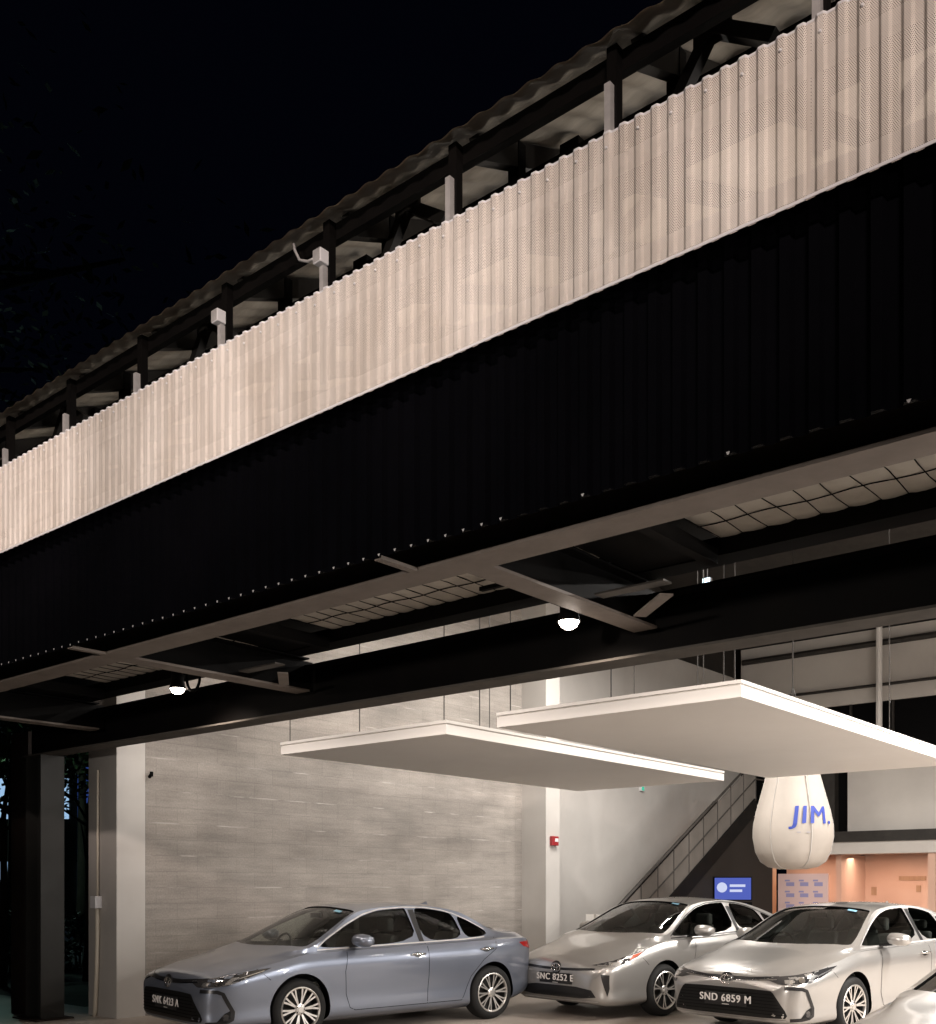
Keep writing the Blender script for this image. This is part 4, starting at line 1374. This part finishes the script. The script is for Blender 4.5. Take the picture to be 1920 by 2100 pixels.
            clean('turn_signal', pr.patch([P2(.42, .815, .730), P2(.56, .825, .775), P2(.68, .81, .825), P2(.52, .79, .792)], .009, .03), M['amber'], ho)
        lip = F_.stroke([(-.66, .232), (0, .222), (.66, .232)], .016, .008)
        clean('bumper_lip', lip, M['galv'], car)
        ez, pz = .618, .488
    # emblem of three rings
    ep = F_.pt((0, ez), 0)
    e = MB()
    e.lathe([(0, -.006), (.080, -.004), (.084, .006)], 28, 'x', 0, (ep.x, 0, ez))
    eo = e.build('emblem', M['plastic'], car, smooth=True)
    e = MB()
    ring_emblem(e, 0, ez, .074, .052, .0055, ep.x - .010)
    ring_emblem(e, 0, ez, .026, .049, .005, ep.x - .011)
    ring_emblem(e, 0, ez + .022, .052, .025, .005, ep.x - .012)
    e.build('emblem_rings', M['chrome'], eo, smooth=True)
    # plate
    pp = F_.pt((0, pz), 0)
    b = MB(); b.box(pp.x - .024, pp.x + .01, -.27, .27, pz - .066, pz + .066)
    po = b.build('number_plate', M['plastic'], car, bevel=.004)
    mtx = Matrix.Translation((pp.x - .0265, 0, pz + .008)) @ Matrix.Rotation(R(-90), 4, 'Z') @ Matrix.Rotation(R(90), 4, 'X') @ Matrix.Diagonal((1.06, 1.06, 1, 1))
    if plate: text_mesh(plate, .107, 'plate_number', M['plate_text'], po, mtx)
    b = MB(); b.box(pp.x - .0265, pp.x - .025, -.05, .04, pz - .058, pz - .052); b.build('dealer_line', M['plate_text'], po)
    # ---- rear lamps
    for s in (-1, 1):
        D = Vector((-1, -s, 0)).normalized(); U = Vector((1, -s, 0)).normalized()
        pr = Proj(bvh, (P['L'] + 1, s * 2, 0), (U.x, U.y, 0), (0, 0, 1), D)
        base = (P['L'] + 1) * U.x - s * s * 2 * abs(U.y)
        Lc = P['L']
        def P3(x_, ya, z_): return ((x_ * U.x - ya * abs(U.y)) - base, z_)
        tl = [P3(Lc - .38, .80, .925), P3(Lc - .30, .80, .87), P3(Lc - .12, .73, .83), P3(Lc - .02, .48, .83), P3(Lc - .02, .48, .90), P3(Lc - .13, .71, .935)]
        clean('tail_light', pr.patch(tl, .005, .04), M['red'], car)
    # antenna fin
    b = MB(); b.add([(3.30, .02, P['zt'] and C['zt'](3.3) - .01), (3.30, -.02, C['zt'](3.3) - .01), (3.45, -.025, C['zt'](3.45) - .01), (3.45, .025, C['zt'](3.45) - .01), (3.44, 0, C['zt'](3.3) + .035)], [(0, 1, 4), (1, 2, 4), (2, 3, 4), (3, 0, 4), (0, 3, 2, 1)])
    b.build('antenna_fin', paint_m, car)
    # sticker on the screen
    st = T_.patch([(1.83, -.47), (1.81, -.37), (1.86, -.36), (1.88, -.46)], .0015, .03)
    clean('screen_sticker', st, M['sticker'], car)
    # ---- cabin
    b = MB(); b.box(1.08, 1.46, -.62, .62, .58, .875); b.box(1.24, 1.44, .14, .58, .876, .94); dash = b.build('dashboard', M['cabin'], car, bevel=.03)
    b = MB(); b.tube([(1.58 + .05 * math.sin(a), .36 + .18 * math.cos(a), .90 + .17 * math.sin(a)) for a in [i * math.pi / 10 for i in range(21)]], .014, 6, cap=False)
    b.bar((1.44, .36, .84), (1.58, .36, .90), .05, .05); b.build('steering_wheel', M['cabin'], car)
    b = MB(); b.box(1.80, 1.83, -.11, .11, 1.255, 1.32); b.build('rear_view_mirror', M['plastic'], car, bevel=.01)
    for sx, ys_ in ((2.30, (-.36, .36)), (3.25, (-.36, .36))):
        for y in ys_:
            b = MB()
            b.box(sx - .45, sx + .05, y - .24, y + .24, .50, .62)
            vs = [(sx + .0, y - .24, .60), (sx + .0, y + .24, .60), (sx + .12, y + .24, .60), (sx + .12, y - .24, .60), (sx + .20, y - .19, 1.06), (sx + .20, y + .19, 1.06), (sx + .28, y + .19, 1.06), (sx + .28, y - .19, 1.06)]
            b.add(vs, [(0, 1, 5, 4), (1, 2, 6, 5), (2, 3, 7, 6), (3, 0, 4, 7), (4, 5, 6, 7), (0, 3, 2, 1)])
            so = b.build('seat', M['cabin'], car, bevel=.03)
            b = MB(); b.box(sx + .20, sx + .29, y - .12, y + .12, 1.09, 1.25 if sx < 3 else 1.20); b.build('headrest', M['cabin'], so, bevel=.03)
    # ---- wheels
    for ax in P['ax']:
        for s in (-1, 1):
            make_wheel(car, ax, s * .765, P['wr'], style)
    car.location = origin; car.rotation_euler = (0, 0, heading)
    return car


make_car('sedan', M['blue_paint'], 'SNK 6423 A', (-9.41, 6.25, .03), R(80.4), 'blue grey saloon with plate SNK 6423 A parked beside the block wall')
make_car('hatch', M['white_silver'], 'SNC 8252 E', (-7.456, 10.52, .03), R(81.2), 'silver hatchback with plate SNC 8252 E between the blue grey car and another silver car')
make_car('sedan', M['silver_paint'], 'SND 6859 M', (-5.06, 10.30, .03), R(80.2), 'silver saloon with plate SND 6859 M under the nearer suspended panel')
make_car('sedan', M['silver_paint'], None, (-1.52, 5.49, .03), R(81), 'silver car nearest the camera with only its bonnet and windscreen corner in view', one_mirror=True)


# ------------------------------------------------------------------ trees, shrubs and the lit street beyond the left end
def leaves(mb, c, rad, n, size, seed, squash=.8):
    rnd = random.Random(seed)
    clumps = [(Vector((rnd.gauss(0, .5), rnd.gauss(0, .5), rnd.gauss(0, .42))), rnd.uniform(.25, .5)) for _ in range(max(8, n // 90))]
    for i in range(n):
        cc, cr = rnd.choice(clumps)
        p = cc + Vector((rnd.gauss(0, 1), rnd.gauss(0, 1), rnd.gauss(0, 1))).normalized() * cr * rnd.random() ** .5
        p = Vector((c[0] + p.x * rad, c[1] + p.y * rad, c[2] + p.z * rad * squash))
        d = Vector((rnd.gauss(0, 1), rnd.gauss(0, 1), rnd.gauss(0, .6))).normalized()
        s = d.cross(Vector((rnd.gauss(0, 1), rnd.gauss(0, 1), rnd.gauss(0, 1)))).normalized()
        l = size * rnd.uniform(.6, 1.3); w = l * .4
        mb.add([p, p + d * l * .5 + s * w * .5, p + d * l, p + d * l * .5 - s * w * .5], [(0, 1, 2, 3)])


def tree(loc, h, rad, n, size, label, seed, trunk=.18, group=None):
    rnd = random.Random(seed)
    T = empty('broadleaf_tree', loc); tag(T, label, 'tree', group)
    t = MB()
    k = h * .62
    t.tube([(0, 0, -.1), (.05, .02, k * .3), (-.04, .06, k * .65), (.06, 0, k), (.1, .1, h * .85)], [trunk * 1.25, trunk, trunk * .85, trunk * .65, trunk * .2], 10)
    for i in range(7):
        a = rnd.uniform(0, 6.28); z0 = h * rnd.uniform(.45, .7); l = rad * rnd.uniform(.6, .95)
        t.tube([(0, 0, z0), (math.cos(a) * l * .45, math.sin(a) * l * .45, z0 + l * .3), (math.cos(a) * l, math.sin(a) * l, z0 + l * .5)], [trunk * .45, trunk * .3, trunk * .08], 6)
    t.build('trunk', M['bark'], T, smooth=True)
    c = MB(); leaves(c, (0, 0, h * .78), rad, n, size, seed)
    c.build('crown', M['leaf'], T)
    return T


def cam_xy(p, t):    # plan position at image tangent p and distance t from the viewpoint
    return (.764 * p * t - .645 * t, .645 * p * t + .764 * t)


tree((-16.2, 4.2, 0), 13.5, 5.4, 8000, .2, 'tall dark tree overhanging the top left corner of the view', 3, .3)
def at(p, t): x, y = cam_xy(p, t); return (x, y, 0)
G = 'dark trees beyond the left end of the building'
tree(at(-.442, 22), 7.0, 2.6, 1500, .22, 'dark tree with a thin straight trunk in front of the cold lit windows', 5, .13, G)
tree(at(-.47, 27), 8.0, 3.2, 1500, .25, 'dark tree half cut by the left edge, behind the thin one', 6, .16, G)
tree(at(-.375, 30), 8.5, 3.0, 1500, .25, 'dark tree seen in the slot between the steel column and the white pier', 8, .15, G)
for k, (p, t, lb) in enumerate(((-.445, 19, 'low leafy shrub at the left edge of the view'), (-.415, 22, 'leafy shrub behind the brown end column'), (-.374, 21, 'leafy shrub in the slot beside the white pier'))):
    S = empty('shrub', at(p, t)); tag(S, lb, 'shrub', 'shrubs beyond the left end of the building')
    m_ = MB(); leaves(m_, (0, 0, .75), 1.25, 1100, .16, 40 + k, .75); m_.build('foliage', M['leaf2'], S)
    m_ = MB()
    for j in range(5): m_.tube([(.1 * j - .2, 0, -.05), (.25 * j - .5, .1, .5), (.35 * j - .7, .2, 1.1)], [.03, .02, .008], 5)
    m_.build('stems', M['bark'], S)
tree(at(-.452, 17), 4.4, 1.5, 800, .15, 'small dark tree with low foliage nearest the brown end column', 11, .07, G)
tree(at(-.37, 18), 4.6, 1.3, 700, .15, 'small dark tree with low foliage nearest the white pier', 12, .06, G)
# far lit building
bx, by = cam_xy(-.43, 46)
FB = empty('distant_building', (bx, by, 0), R(40.2)); tag(FB, 'distant dark building with cold blue lit windows behind the trees', 'building')
b = MB(); b.box(-14, 9, 0, 8, 0, 9); b.build('wall', M['dark_steel'], FB)
for k in range(9):
    for z0, z1 in ((4.6, 6.4), (.9, 2.7)):
        if (k * 7 + int(z0)) % 5 == 0: continue
        x = -9 + k * 1.9
        b = MB(); b.box(x, x + 1.5, -.05, -.02, z0, z1); wo = b.build('window', M['cold_window'], FB)
        b = MB()
        b.box(x - .05, x + 1.55, -.09, -.055, z1, z1 + .08); b.box(x - .05, x + 1.55, -.09, -.055, z0 - .08, z0); b.box(x + .72, x + .78, -.09, -.055, z0, z1)
        b.build('window_frame', M['black'], wo)
b = MB(); b.box(2.4, 3.4, -.06, -.02, 3.0, 6.9); b.build('blue_panel', M['blue_window'], FB)
P_ = bpy.data.lights.new('far_street_lamp', 'POINT'); P_.energy = 150; P_.color = (.6, 1.0, .85); P_.shadow_soft_size = .2
o = bpy.data.objects.new('far_street_lamp', P_); q_ = cam_xy(-.50, 25); o.location = (q_[0], q_[1], 5.2); col.objects.link(o)
